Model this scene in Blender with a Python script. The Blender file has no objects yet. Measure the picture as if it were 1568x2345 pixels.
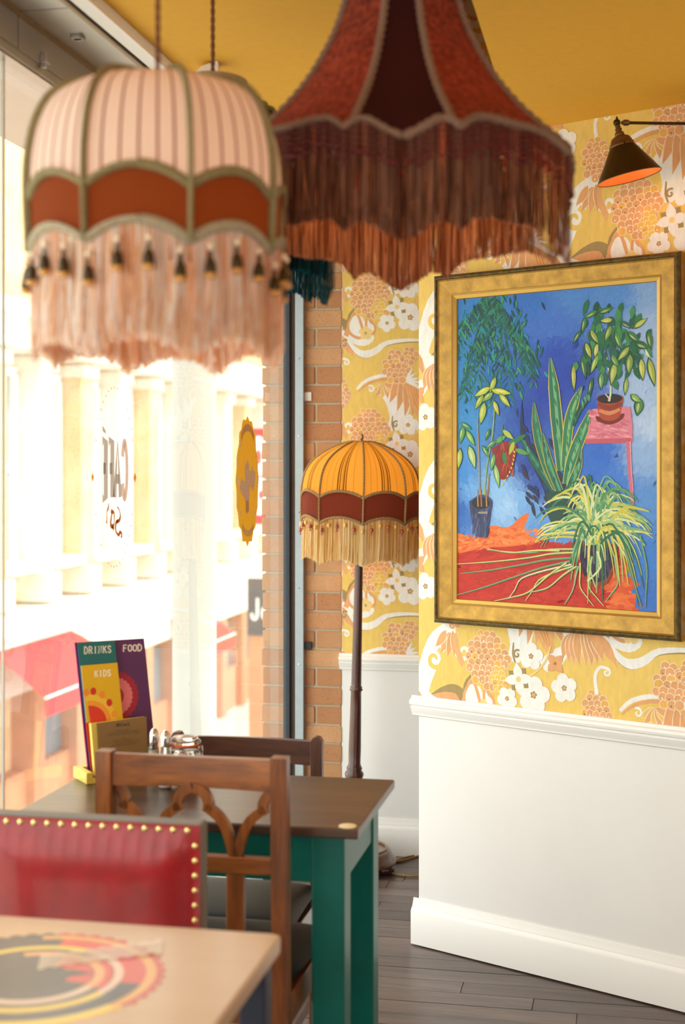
import bpy, bmesh, math, random
from mathutils import Vector, Matrix

# ------------------------------------------------------------------ camera
F, CX, HY, H = 3200.0, 784.0, 1080.0, 1.5      # focal length, centre column, horizon row (px of 1568x2345), eye height (m)
scene = bpy.context.scene
cam_d = bpy.data.cameras.new('camera')
cam = bpy.data.objects.new('camera', cam_d)
scene.collection.objects.link(cam)
cam.location = (0, 0, H)
cam.rotation_euler = (math.radians(90), 0, 0)
cam_d.sensor_fit = 'HORIZONTAL'
cam_d.sensor_width = 24.0
cam_d.lens = F / 1568 * 24.0
cam_d.shift_y = -(2345 / 2 - HY) / 1568
cam_d.clip_start = 0.02
cam_d.clip_end = 300
cam_d.dof.use_dof = True
cam_d.dof.focus_distance = 4.35
cam_d.dof.aperture_fstop = 2.8
scene.camera = cam

# ------------------------------------------------------------------ sky, sun, exposure
world = bpy.data.worlds.new('sky')
scene.world = world
world.use_nodes = True
_n = world.node_tree.nodes
_bg = _n['Background']
_bg.inputs['Color'].default_value = (1.0, 0.965, 0.962, 1)
_bg.inputs['Strength'].default_value = 5.0
THETA = math.atan(0.2)                          # the window wall runs this far to the right of the view axis
CT, ST = math.cos(THETA), math.sin(THETA)


def W(v, u, z=0.0):
    """room frame (v to the right along the far wall, u along the window) to world"""
    return Vector((CT * v + ST * u, -ST * v + CT * u, z))


def to_room(p):
    return (CT * p[0] - ST * p[1], ST * p[0] + CT * p[1])


sun_d = bpy.data.lights.new('sun', 'SUN')
sun_d.energy = 3.2
sun_d.angle = math.radians(0.6)
sun_d.color = (1.0, 0.93, 0.82)
sun = bpy.data.objects.new('sun', sun_d)
scene.collection.objects.link(sun)
_d = W(-1.0, 0.35, -1.15)                       # from behind this building on to the facade across the street
sun.rotation_euler = Vector(_d).to_track_quat('-Z', 'Y').to_euler()
sun.location = W(6, 0, 12)


def portal(name, centre, size_x, size_y, direction):
    l = bpy.data.lights.new(name, 'AREA')
    l.shape = 'RECTANGLE'
    l.size, l.size_y = size_x, size_y
    l.cycles.is_portal = True
    o = bpy.data.objects.new(name, l)
    scene.collection.objects.link(o)
    o.location = centre
    o.rotation_euler = Vector(direction).to_track_quat('-Z', 'Y').to_euler()


portal('window_portal', W(-1.36, 1.45, 1.2), 7.8, 2.4, W(1, 0, 0))
portal('added_window_portal', W(2.0, -3.05, 1.4), 4.0, 2.4, W(0, 1, 0))  # for the opening added behind the camera

vs = scene.view_settings
vs.view_transform = 'Standard'
vs.look = 'None'
vs.exposure = -0.40
vs.gamma = 1.0
vs.use_curve_mapping = False

# ------------------------------------------------------------------ helpers
COL = scene.collection
rnd = random.Random(7)


def srgb(h):
    if isinstance(h, (tuple, list)):
        return tuple(h[:3])
    h = h.lstrip('#')
    out = []
    for i in (0, 2, 4):
        c = int(h[i:i + 2], 16) / 255
        out.append(c / 12.92 if c <= 0.04045 else ((c + 0.055) / 1.055) ** 2.4)
    return tuple(out)


def jit(c, a, r=None):
    r = r or rnd
    k = 1 + r.uniform(-a, a)
    return tuple(max(0.0, min(1.0, x * k * (1 + r.uniform(-a, a) * 0.35))) for x in srgb(c))


def mixc(a, b, t):
    a, b = srgb(a), srgb(b)
    return tuple(x + (y - x) * t for x, y in zip(a, b))


O = Vector((0, 0, H))


def ray(px, py):
    return Vector(((px - CX) / F, 1.0, (HY - py) / F))


def at(px, py, Z):
    return O + ray(px, py) * Z


def hit(px, py, p0, n):
    d = ray(px, py)
    return O + d * ((Vector(p0) - O).dot(n) / d.dot(n))


MATS = {}


def nodes_of(name):
    m = bpy.data.materials.new(name)
    m.use_nodes = True
    nt = m.node_tree
    return m, nt, nt.nodes, nt.links, nt.nodes['Principled BSDF']


def setin(b, key, val):
    if key in b.inputs:
        b.inputs[key].default_value = val


def mat(name, color, rough=0.5, metal=0.0, spec=0.5, var=0.0, vscale=8.0, vstretch=(1, 1, 1), color2=None,
        bump=0.0, bscale=60.0, emit=None, emit_s=0.0, attr=False, coat=0.0, trans=0.0, ior=1.45, coords='Object'):
    """principled material; colour varied by noise between color and color2, optional bump and colour attribute"""
    if name in MATS:
        return MATS[name]
    m, nt, N, L, b = nodes_of(name)
    c = srgb(color)
    b.inputs['Base Color'].default_value = (*c, 1)
    b.inputs['Roughness'].default_value = rough
    b.inputs['Metallic'].default_value = metal
    setin(b, 'Specular IOR Level', spec)
    setin(b, 'IOR', ior)
    setin(b, 'Coat Weight', coat)
    setin(b, 'Coat Roughness', 0.12)
    setin(b, 'Transmission Weight', trans)
    tc = N.new('ShaderNodeTexCoord')
    src = None
    if attr:
        a = N.new('ShaderNodeAttribute')
        a.attribute_name = 'Col'
        src = a.outputs['Color']
    if var > 0:
        mp = N.new('ShaderNodeMapping')
        mp.inputs['Scale'].default_value = vstretch
        L.new(tc.outputs[coords], mp.inputs['Vector'])
        nz = N.new('ShaderNodeTexNoise')
        nz.inputs['Scale'].default_value = vscale
        nz.inputs['Detail'].default_value = 6
        nz.inputs['Roughness'].default_value = 0.62
        L.new(mp.outputs['Vector'], nz.inputs['Vector'])
        rp = N.new('ShaderNodeMapRange')
        rp.inputs['From Min'].default_value = 0.32
        rp.inputs['From Max'].default_value = 0.68
        L.new(nz.outputs['Fac'], rp.inputs['Value'])
        mx = N.new('ShaderNodeMix')
        mx.data_type = 'RGBA'
        if attr:
            mx.blend_type = 'MULTIPLY'
            mx.inputs[0].default_value = 1.0
            cr = N.new('ShaderNodeMapRange')
            cr.inputs['To Min'].default_value = 1 - var
            cr.inputs['To Max'].default_value = 1.0
            L.new(rp.outputs[0], cr.inputs['Value'])
            L.new(src, mx.inputs[6])
            L.new(cr.outputs[0], mx.inputs[7])
        else:
            c2 = srgb(color2) if color2 else tuple(x * (1 - var) for x in c)
            L.new(rp.outputs[0], mx.inputs[0])
            mx.inputs[6].default_value = (*c, 1)
            mx.inputs[7].default_value = (*c2, 1)
        src = mx.outputs[2]
    if src is not None:
        L.new(src, b.inputs['Base Color'])
    if bump > 0:
        nb = N.new('ShaderNodeTexNoise')
        nb.inputs['Scale'].default_value = bscale
        nb.inputs['Detail'].default_value = 4
        L.new(tc.outputs[coords], nb.inputs['Vector'])
        bp = N.new('ShaderNodeBump')
        bp.inputs['Strength'].default_value = bump
        bp.inputs['Distance'].default_value = 0.004
        L.new(nb.outputs['Fac'], bp.inputs['Height'])
        L.new(bp.outputs['Normal'], b.inputs['Normal'])
    if emit:
        setin(b, 'Emission Color', (*srgb(emit), 1))
        setin(b, 'Emission Strength', emit_s)
    MATS[name] = m
    return m


def wood(name, c1, c2, rough=0.4, axis='X', scale=14.0, coat=0.15, dist=5.0):
    """stretched-grain timber"""
    if name in MATS:
        return MATS[name]
    m, nt, N, L, b = nodes_of(name)
    tc = N.new('ShaderNodeTexCoord')
    mp = N.new('ShaderNodeMapping')
    st = {'X': (0.12, 1, 1), 'Y': (1, 0.12, 1), 'Z': (1, 1, 0.12)}[axis]
    mp.inputs['Scale'].default_value = st
    L.new(tc.outputs['Object'], mp.inputs['Vector'])
    n1 = N.new('ShaderNodeTexNoise')
    n1.inputs['Scale'].default_value = scale * 3
    n1.inputs['Detail'].default_value = 8
    n1.inputs['Roughness'].default_value = 0.65
    n1.inputs['Distortion'].default_value = dist * 0.1
    L.new(mp.outputs['Vector'], n1.inputs['Vector'])
    n2 = N.new('ShaderNodeTexNoise')
    n2.inputs['Scale'].default_value = scale * 14
    n2.inputs['Detail'].default_value = 3
    L.new(mp.outputs['Vector'], n2.inputs['Vector'])
    ad = N.new('ShaderNodeMath')
    ad.operation = 'MULTIPLY_ADD'
    L.new(n2.outputs['Fac'], ad.inputs[0])
    ad.inputs[1].default_value = 0.35
    L.new(n1.outputs['Fac'], ad.inputs[2])
    rp = N.new('ShaderNodeMapRange')
    rp.inputs['From Min'].default_value = 0.48
    rp.inputs['From Max'].default_value = 0.86
    L.new(ad.outputs[0], rp.inputs['Value'])
    mx = N.new('ShaderNodeMix')
    mx.data_type = 'RGBA'
    L.new(rp.outputs[0], mx.inputs[0])
    mx.inputs[6].default_value = (*srgb(c1), 1)
    mx.inputs[7].default_value = (*srgb(c2), 1)
    L.new(mx.outputs[2], b.inputs['Base Color'])
    b.inputs['Roughness'].default_value = rough
    setin(b, 'Coat Weight', coat)
    setin(b, 'Coat Roughness', 0.25)
    bp = N.new('ShaderNodeBump')
    bp.inputs['Strength'].default_value = 0.12
    bp.inputs['Distance'].default_value = 0.003
    L.new(ad.outputs[0], bp.inputs['Height'])
    L.new(bp.outputs['Normal'], b.inputs['Normal'])
    MATS[name] = m
    return m


def cloth(name, color=None, transl=0.4, rough=0.9, weave=0.0, tcol=None, var=0.0):
    """fabric that lets light through; colour from the attribute when color is None"""
    if name in MATS:
        return MATS[name]
    m, nt, N, L, b = nodes_of(name)
    out = N['Material Output']
    b.inputs['Roughness'].default_value = rough
    setin(b, 'Specular IOR Level', 0.15)
    tr = N.new('ShaderNodeBsdfTranslucent')
    if color is None:
        a = N.new('ShaderNodeAttribute')
        a.attribute_name = 'Col'
        src = a.outputs['Color']
    else:
        a = N.new('ShaderNodeRGB')
        a.outputs[0].default_value = (*srgb(color), 1)
        src = a.outputs[0]
    tc = N.new('ShaderNodeTexCoord')
    if var > 0:
        nz = N.new('ShaderNodeTexNoise')
        nz.inputs['Scale'].default_value = 90
        nz.inputs['Detail'].default_value = 5
        L.new(tc.outputs['Object'], nz.inputs['Vector'])
        cr = N.new('ShaderNodeMapRange')
        cr.inputs['From Min'].default_value = 0.35
        cr.inputs['From Max'].default_value = 0.65
        cr.inputs['To Min'].default_value = 1 - var
        cr.inputs['To Max'].default_value = 1 + var * 0.7
        L.new(nz.outputs['Fac'], cr.inputs['Value'])
        mx = N.new('ShaderNodeMix')
        mx.data_type = 'RGBA'
        mx.blend_type = 'MULTIPLY'
        mx.inputs[0].default_value = 1
        L.new(src, mx.inputs[6])
        L.new(cr.outputs[0], mx.inputs[7])
        src = mx.outputs[2]
    L.new(src, b.inputs['Base Color'])
    if tcol:
        tr.inputs['Color'].default_value = (*srgb(tcol), 1)
    else:
        L.new(src, tr.inputs['Color'])
    mxs = N.new('ShaderNodeMixShader')
    mxs.inputs[0].default_value = transl
    L.new(b.outputs[0], mxs.inputs[1])
    L.new(tr.outputs[0], mxs.inputs[2])
    L.new(mxs.outputs[0], out.inputs['Surface'])
    if weave > 0:
        nb = N.new('ShaderNodeTexNoise')
        nb.inputs['Scale'].default_value = 220
        L.new(tc.outputs['Object'], nb.inputs['Vector'])
        bp = N.new('ShaderNodeBump')
        bp.inputs['Strength'].default_value = weave
        bp.inputs['Distance'].default_value = 0.003
        L.new(nb.outputs['Fac'], bp.inputs['Height'])
        L.new(bp.outputs['Normal'], b.inputs['Normal'])
    MATS[name] = m
    return m


def pane_glass(name, tint='#f4faf7'):
    """window glass: see-through, mirrored by Fresnel"""
    m, nt, N, L, b = nodes_of(name)
    out = N['Material Output']
    N.remove(b)
    t = N.new('ShaderNodeBsdfTransparent')
    t.inputs['Color'].default_value = (*srgb(tint), 1)
    g = N.new('ShaderNodeBsdfGlossy')
    g.inputs['Roughness'].default_value = 0.0
    fr = N.new('ShaderNodeFresnel')
    fr.inputs['IOR'].default_value = 1.5
    ge = N.new('ShaderNodeNewGeometry')
    inv = N.new('ShaderNodeMath')               # one reflection per pane: the inner side of each face adds none
    inv.operation = 'SUBTRACT'
    inv.inputs[0].default_value = 1.0
    L.new(ge.outputs['Backfacing'], inv.inputs[1])
    mu = N.new('ShaderNodeMath')
    mu.operation = 'MULTIPLY'
    L.new(fr.outputs[0], mu.inputs[0])
    L.new(inv.outputs[0], mu.inputs[1])
    mx = N.new('ShaderNodeMixShader')
    L.new(mu.outputs[0], mx.inputs[0])
    L.new(t.outputs[0], mx.inputs[1])
    L.new(g.outputs[0], mx.inputs[2])
    veil = N.new('ShaderNodeBsdfTranslucent')   # pale haze put into the glass, imitating glare from the bright street
    veil.inputs['Color'].default_value = (0.9, 0.9, 0.88, 1)
    m2 = N.new('ShaderNodeMixShader')
    m2.inputs[0].default_value = 0.025
    L.new(mx.outputs[0], m2.inputs[1])
    L.new(veil.outputs[0], m2.inputs[2])
    L.new(m2.outputs[0], out.inputs['Surface'])
    MATS[name] = m
    return m


class MB:
    """collects shapes, then links them as one mesh object"""

    def __init__(self):
        self.v, self.f, self.c, self.m = [], [], [], []

    def add(self, verts, faces, col=None, mi=0):
        n = len(self.v)
        self.v += [tuple(p) for p in verts]
        for f in faces:
            self.f.append([n + i for i in f])
            self.c.append(col)
            self.m.append(mi)

    def box(self, lo, hi, col=None, mi=0, rot=None):
        x0, y0, z0 = lo
        x1, y1, z1 = hi
        vs_ = [Vector(p) for p in ((x0, y0, z0), (x1, y0, z0), (x1, y1, z0), (x0, y1, z0), (x0, y0, z1), (x1, y0, z1), (x1, y1, z1), (x0, y1, z1))]
        if rot is not None:
            vs_ = [rot @ p for p in vs_]
        self.add(vs_, [(0, 3, 2, 1), (4, 5, 6, 7), (0, 1, 5, 4), (1, 2, 6, 5), (2, 3, 7, 6), (3, 0, 4, 7)], col, mi)

    def tube(self, path, r, seg=8, col=None, mi=0, flat=1.0, cap=True, up=None):
        """tube along path; r a number or list; flat squeezes it along its second axis"""
        P = [Vector(p) for p in path]
        n = len(P)
        rr = r if isinstance(r, (list, tuple)) else [r] * n
        verts, faces = [], []
        prev = None
        for i, p in enumerate(P):
            t = (P[min(i + 1, n - 1)] - P[max(i - 1, 0)]).normalized()
            if prev is None:
                a = Vector(up) if up else (Vector((0, 0, 1)) if abs(t.z) < 0.9 else Vector((1, 0, 0)))
            else:
                a = prev
            x = a - t * a.dot(t)
            if x.length < 1e-6:
                x = t.orthogonal()
            x.normalize()
            prev = x
            y = t.cross(x)
            for k in range(seg):
                an = 2 * math.pi * k / seg
                verts.append(p + x * (math.cos(an) * rr[i]) + y * (math.sin(an) * rr[i] * flat))
        for i in range(n - 1):
            for k in range(seg):
                k2 = (k + 1) % seg
                faces.append((i * seg + k, i * seg + k2, (i + 1) * seg + k2, (i + 1) * seg + k))
        if cap:
            faces.append(tuple(range(seg - 1, -1, -1)))
            faces.append(tuple((n - 1) * seg + k for k in range(seg)))
        self.add(verts, faces, col, mi)

    def lathe(self, prof, seg=20, col=None, mi=0, origin=(0, 0, 0), mtx=None, squash=1.0, caps=True):
        verts, faces = [], []
        o = Vector(origin)
        for r, z in prof:
            for k in range(seg):
                a = 2 * math.pi * k / seg
                p = Vector((r * math.cos(a), r * math.sin(a) * squash, z))
                if mtx is not None:
                    p = mtx @ p
                verts.append(o + p)
        n = len(prof)
        for i in range(n - 1):
            for k in range(seg):
                k2 = (k + 1) % seg
                faces.append((i * seg + k, i * seg + k2, (i + 1) * seg + k2, (i + 1) * seg + k))
        if caps and prof[0][0] > 1e-5:
            faces.append(tuple(range(seg - 1, -1, -1)))
        if caps and prof[-1][0] > 1e-5:
            faces.append(tuple((n - 1) * seg + k for k in range(seg)))
        self.add(verts, faces, col, mi)

    def grid(self, rows, col=None, mi=0, colf=None):
        """rows: list of equally long point lists"""
        n, m_ = len(rows), len(rows[0])
        b = len(self.v)
        for r in rows:
            self.v += [tuple(p) for p in r]
        for i in range(n - 1):
            for j in range(m_ - 1):
                self.f.append([b + i * m_ + j, b + i * m_ + j + 1, b + (i + 1) * m_ + j + 1, b + (i + 1) * m_ + j])
                self.c.append(colf(i, j) if colf else col)
                self.m.append(mi)

    def prism(self, poly, d0, d1, frame=None, col=None, mi=0):
        """poly of (a, b) extruded from d0 to d1 along the third axis; frame maps (a, b, d) to a point"""
        fr = frame or (lambda a, b, d: Vector((a, d, b)))
        n = len(poly)
        vs_ = [fr(a, b, d0) for a, b in poly] + [fr(a, b, d1) for a, b in poly]
        fs = [tuple(range(n)), tuple(range(2 * n - 1, n - 1, -1))]
        fs += [(i, n + i, n + (i + 1) % n, (i + 1) % n) for i in range(n)]
        self.add(vs_, fs, col, mi)

    def mesh(self, name, smooth=False, fix=True):
        me = bpy.data.meshes.new(name)
        me.from_pydata(self.v, [], self.f)
        if any(c is not None for c in self.c):
            ca = me.color_attributes.new('Col', 'FLOAT_COLOR', 'CORNER')
            buf = []
            for f, c in zip(self.f, self.c):
                c = c or (0.8, 0.8, 0.8)
                buf += [c[0], c[1], c[2], 1.0] * len(f)
            ca.data.foreach_set('color', buf)
        if any(self.m):
            me.polygons.foreach_set('material_index', self.m)
        if smooth:
            me.polygons.foreach_set('use_smooth', [True] * len(me.polygons))
        if fix:
            bm = bmesh.new()
            bm.from_mesh(me)
            bmesh.ops.recalc_face_normals(bm, faces=bm.faces)
            bm.to_mesh(me)
            bm.free()
        me.update()
        return me

    def build(self, name, mats, parent=None, smooth=False, bevel=0.0, fix=True, loc=None, rz=None, auto=False):
        me = self.mesh(name, smooth or auto, fix)
        for m in (mats if isinstance(mats, (list, tuple)) else [mats]):
            me.materials.append(m)
        if auto:
            me.set_sharp_from_angle(angle=math.radians(38))
        o = bpy.data.objects.new(name, me)
        COL.objects.link(o)
        if parent is not None:
            o.parent = parent
        if loc is not None:
            o.location = loc
        if rz is not None:
            o.rotation_euler = (0, 0, rz)
        if bevel > 0:
            md = o.modifiers.new('bevel', 'BEVEL')
            md.width = bevel
            md.segments = 2
            md.limit_method = 'ANGLE'
            md.angle_limit = math.radians(40)
        return o


def tag(o, label, cat=None, group=None, kind=None):
    if label:
        o['label'] = label
    if cat:
        o['category'] = cat
    if group:
        o['group'] = group
    if kind:
        o['kind'] = kind
    return o


def thing(name, label, cat, loc=(0, 0, 0), rz=0.0, group=None):
    o = bpy.data.objects.new(name, None)
    o.empty_display_size = 0.05
    COL.objects.link(o)
    o.location = loc
    o.rotation_euler = (0, 0, rz)
    return tag(o, label, cat, group)


def struct(o, label=None):
    o['kind'] = 'structure'
    if label:
        o['label'] = label
    return o


def share(o, parent=None, loc=None):
    """a copy that shares mesh data"""
    c = o.copy()
    COL.objects.link(c)
    if parent is not None:
        c.parent = parent
    if loc is not None:
        c.location = loc
    return c


RZ = -THETA


class Decal:
    """flat print: coloured polygons laid on a plane in painting order"""

    def __init__(self, origin, ex, ey, n, base=0.0004, step=0.000015):
        self.o, self.ex, self.ey, self.n = Vector(origin), Vector(ex), Vector(ey), Vector(n)
        self.base, self.step, self.k = base, step, 0
        self.mb = MB()
        self.clip = None
        self.r = random.Random(11)

    def loc2(self, p):
        d = Vector(p) - self.o
        return (d.dot(self.ex), d.dot(self.ey))

    def px(self, x, y):
        return self.loc2(hit(x, y, self.o, self.n))

    def poly(self, pts, col, k=None):
        if self.clip:
            pts = clip_rect(pts, *self.clip)
            if len(pts) < 3:
                return
        if k is None:
            k = self.k
            self.k += 1
        d = self.base + k * self.step
        self.mb.add([self.o + self.ex * a + self.ey * b + self.n * d for a, b in pts], [tuple(range(len(pts)))], srgb(col))

    def ribbon(self, pts, w, col, sub=3, k=None):
        """stroke of varying width w (number or list)"""
        P = smooth2(pts, sub)
        n = len(P)
        ws = w if isinstance(w, (list, tuple)) else [w] * 2
        L_, R_ = [], []
        for i in range(n):
            a, b = P[max(i - 1, 0)], P[min(i + 1, n - 1)]
            tx, ty = b[0] - a[0], b[1] - a[1]
            l = math.hypot(tx, ty) or 1
            t = i / (n - 1) * (len(ws) - 1)
            j = min(int(t), len(ws) - 2)
            ww = (ws[j] + (ws[j + 1] - ws[j]) * (t - j)) / 2
            L_.append((P[i][0] - ty / l * ww, P[i][1] + tx / l * ww))
            R_.append((P[i][0] + ty / l * ww, P[i][1] - tx / l * ww))
        if k is None:
            k = self.k
            self.k += 1
        for i in range(n - 1):
            self.poly([L_[i], R_[i], R_[i + 1], L_[i + 1]], col, k)

    def disc(self, c, rx, ry, col, rot=0.0, n=14, k=None):
        cs, sn = math.cos(rot), math.sin(rot)
        self.poly([(c[0] + rx * math.cos(t) * cs - ry * math.sin(t) * sn, c[1] + rx * math.cos(t) * sn + ry * math.sin(t) * cs)
                   for t in [2 * math.pi * i / n for i in range(n)]], col, k)

    def leaf(self, p, q, w, col, bend=0.0, k=None):
        """pointed leaf from p to q"""
        dx, dy = q[0] - p[0], q[1] - p[1]
        top, bot = [], []
        for i in range(7):
            t = i / 6
            s = math.sin(math.pi * t ** 0.8) * w / 2
            b = math.sin(math.pi * t) * bend
            x, y = p[0] + dx * t - dy * b, p[1] + dy * t + dx * b
            l = math.hypot(dx, dy) or 1
            top.append((x - dy / l * s, y + dx / l * s))
            bot.append((x + dy / l * s, y - dx / l * s))
        self.poly(top + bot[-2:0:-1], col, k)


def smooth2(pts, sub):
    if len(pts) < 3 or sub < 2:
        return list(pts)
    out = []
    n = len(pts)
    for i in range(n - 1):
        p0, p1, p2, p3 = pts[max(i - 1, 0)], pts[i], pts[i + 1], pts[min(i + 2, n - 1)]
        for s in range(sub):
            t = s / sub
            out.append(tuple(0.5 * (2 * p1[j] + (p2[j] - p0[j]) * t + (2 * p0[j] - 5 * p1[j] + 4 * p2[j] - p3[j]) * t * t
                                    + (3 * p1[j] - p0[j] - 3 * p2[j] + p3[j]) * t ** 3) for j in range(len(p1))))
    out.append(tuple(pts[-1]))
    return out


def clip_rect(pts, x0, y0, x1, y1):
    for axis, lim, sgn in ((0, x0, 1), (0, x1, -1), (1, y0, 1), (1, y1, -1)):
        out = []
        n = len(pts)
        for i in range(n):
            a, b = pts[i], pts[(i + 1) % n]
            da, db = (a[axis] - lim) * sgn, (b[axis] - lim) * sgn
            if da >= 0:
                out.append(a)
            if (da > 0) != (db > 0) and da != db:
                t = da / (da - db)
                out.append((a[0] + (b[0] - a[0]) * t, a[1] + (b[1] - a[1]) * t))
        pts = out
        if len(pts) < 3:
            return []
    return pts


GLYPH = {
    'A': [[(0.02, 0), (0.5, 1), (0.98, 0)], [(0.2, 0.33), (0.8, 0.33)]],
    'B': [[(0.12, 0), (0.12, 1), (0.6, 1), (0.82, 0.78), (0.6, 0.54), (0.12, 0.54)], [(0.6, 0.54), (0.92, 0.28), (0.62, 0), (0.12, 0)]],
    'C': [[(0.92, 0.74), (0.72, 0.97), (0.4, 0.98), (0.12, 0.72), (0.1, 0.3), (0.38, 0.02), (0.7, 0.03), (0.92, 0.26)]],
    'D': [[(0.12, 0), (0.12, 1), (0.52, 1), (0.88, 0.74), (0.9, 0.3), (0.54, 0), (0.12, 0)]],
    'E': [[(0.9, 1), (0.12, 1), (0.12, 0), (0.9, 0)], [(0.12, 0.52), (0.72, 0.52)]],
    'F': [[(0.9, 1), (0.12, 1), (0.12, 0)], [(0.12, 0.52), (0.72, 0.52)]],
    'I': [[(0.5, 0), (0.5, 1)]],
    'J': [[(0.7, 1), (0.7, 0.25), (0.45, 0.02), (0.15, 0.1), (0.08, 0.3)]],
    'K': [[(0.12, 0), (0.12, 1)], [(0.88, 1), (0.14, 0.46)], [(0.4, 0.6), (0.92, 0)]],
    'L': [[(0.12, 1), (0.12, 0), (0.86, 0)]],
    'N': [[(0.12, 0), (0.12, 1), (0.88, 0), (0.88, 1)]],
    'O': [[(0.5, 1), (0.16, 0.84), (0.08, 0.5), (0.16, 0.16), (0.5, 0), (0.84, 0.16), (0.92, 0.5), (0.84, 0.84), (0.5, 1)]],
    'P': [[(0.12, 0), (0.12, 1), (0.6, 1), (0.88, 0.76), (0.6, 0.48), (0.12, 0.48)]],
    'R': [[(0.12, 0), (0.12, 1), (0.6, 1), (0.86, 0.76), (0.6, 0.5), (0.12, 0.5)], [(0.5, 0.5), (0.92, 0)]],
    'S': [[(0.86, 0.8), (0.6, 1), (0.26, 0.96), (0.12, 0.74), (0.4, 0.55), (0.7, 0.42), (0.9, 0.22), (0.68, 0.02), (0.3, 0.02), (0.1, 0.22)]],
    'a': [[(0.8, 0.62), (0.4, 0.64), (0.14, 0.34), (0.34, 0.03), (0.7, 0.16), (0.8, 0.62), (0.78, 0.1), (0.98, 0.04)]],
    'r': [[(0.2, 0.6), (0.3, 0.0)], [(0.24, 0.3), (0.5, 0.6), (0.85, 0.55)]],
    'o': [[(0.5, 0.62), (0.14, 0.48), (0.12, 0.16), (0.5, 0.0), (0.86, 0.16), (0.86, 0.48), (0.5, 0.62)]],
}
SERIF = {'D': [(0.12, 0), (0.12, 1)], 'R': [(0.12, 0), (0.12, 1), (0.92, 0)], 'I': [(0.5, 0), (0.5, 1)], 'N': [(0.12, 0), (0.12, 1), (0.88, 1)],
         'K': [(0.12, 0), (0.12, 1), (0.9, 0), (0.86, 1)], 'F': [(0.12, 0)], 'P': [(0.12, 0)], 'E': [], 'A': [(0.04, 0), (0.96, 0)], 'L': [(0.12, 1)], 'C': [], 'S': [], 'O': []}


def lettering(dc, text, fmap, w, col, gap=0.18, serif=True, sub=3):
    """strokes of each letter; fmap maps (0..1 along the word, 0..1 up) to plane coordinates; w in plane units"""
    n = len(text)
    cw = 1.0 / (n + gap * (n - 1))
    k = dc.k
    dc.k += 1
    for i, ch in enumerate(text):
        if ch not in GLYPH:
            continue
        x0 = i * cw * (1 + gap)
        for st in GLYPH[ch]:
            curvy = ch in 'CDOSBPRJaro' and len(st) > 3
            dc.ribbon([fmap(x0 + a * cw, b) for a, b in st], w, col, sub if curvy else 1, k)
        if serif:
            for a, b in SERIF.get(ch, []):
                dc.ribbon([fmap(x0 + (a - 0.2) * cw, b), fmap(x0 + (a + 0.2) * cw, b)], w * 0.62, col, 1, k)

# ------------------------------------------------------------------ materials of the room
M_white = mat('white_paint', '#efebe8', rough=0.42, var=0.04, vscale=3, bump=0.03, bscale=90)
M_trim = mat('white_gloss_paint', '#f4f0ec', rough=0.3)
M_yellow = mat('mustard_paint', '#e8ad30', rough=0.75, var=0.06, vscale=40, bump=0.05, bscale=200)
M_paper = mat('printed_wallpaper', '#ffffff', rough=0.75, attr=True, var=0.13, vscale=70, vstretch=(1, 1, 0.35))
M_mortar = mat('mortar', '#cdbb9f', rough=0.95, bump=0.4, bscale=150)
M_metal = mat('brushed_steel', '#b9b2aa', rough=0.33, metal=0.9, var=0.1, vscale=5)
M_steel_light = mat('grey_anodised_bar', '#a9b2b7', rough=0.45, metal=0.35, var=0.08, vscale=30)
M_gasket = mat('dark_gasket', '#2c3640', rough=0.5)
M_gap = mat('brown_jamb', '#5d4a3f', rough=0.7)
M_floor = wood('dark_boards', '#4a3b36', '#7c6a62', rough=0.34, axis='X', scale=5, coat=0.1)
M_glass = pane_glass('window_glass')


def brick_mats():
    out = []
    for i, (a, b) in enumerate((('#b9825a', '#c99468'), ('#c08c60', '#cf9f74'), ('#ad764f', '#bd875e'), ('#c3966b', '#b57d55'))):
        m, nt, N, L, bs = nodes_of('speckled_brick_%d' % i)
        tc = N.new('ShaderNodeTexCoord')
        gi = N.new('ShaderNodeObjectInfo')
        ad = N.new('ShaderNodeVectorMath')
        L.new(tc.outputs['Object'], ad.inputs[0])
        L.new(gi.outputs['Location'], ad.inputs[1])
        n1 = N.new('ShaderNodeTexNoise')
        n1.inputs['Scale'].default_value = 18
        n1.inputs['Detail'].default_value = 6
        L.new(ad.outputs[0], n1.inputs['Vector'])
        mx = N.new('ShaderNodeMix')
        mx.data_type = 'RGBA'
        L.new(n1.outputs['Fac'], mx.inputs[0])
        mx.inputs[6].default_value = (*srgb(a), 1)
        mx.inputs[7].default_value = (*srgb(b), 1)
        vo = N.new('ShaderNodeTexNoise')
        vo.inputs['Scale'].default_value = 330
        vo.inputs['Detail'].default_value = 1
        L.new(ad.outputs[0], vo.inputs['Vector'])
        rp = N.new('ShaderNodeMapRange')
        rp.inputs['From Min'].default_value = 0.66
        rp.inputs['From Max'].default_value = 0.72
        L.new(vo.outputs['Fac'], rp.inputs['Value'])
        m2 = N.new('ShaderNodeMix')
        m2.data_type = 'RGBA'
        L.new(rp.outputs[0], m2.inputs[0])
        L.new(mx.outputs[2], m2.inputs[6])
        m2.inputs[7].default_value = (*srgb('#4a3226'), 1)
        L.new(m2.outputs[2], bs.inputs['Base Color'])
        bs.inputs['Roughness'].default_value = 0.85
        bp = N.new('ShaderNodeBump')
        bp.inputs['Strength'].default_value = 0.35
        bp.inputs['Distance'].default_value = 0.004
        L.new(n1.outputs['Fac'], bp.inputs['Height'])
        L.new(bp.outputs['Normal'], bs.inputs['Normal'])
        out.append(m)
    return out


M_bricks = brick_mats()
U_FAR = 5.405          # far wall, room frame
V_WIN = -1.30          # inner face of the glass, room frame
Z_LOW, Z_SOFFIT, Z_TOP = 2.505, 2.525, 3.10

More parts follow.
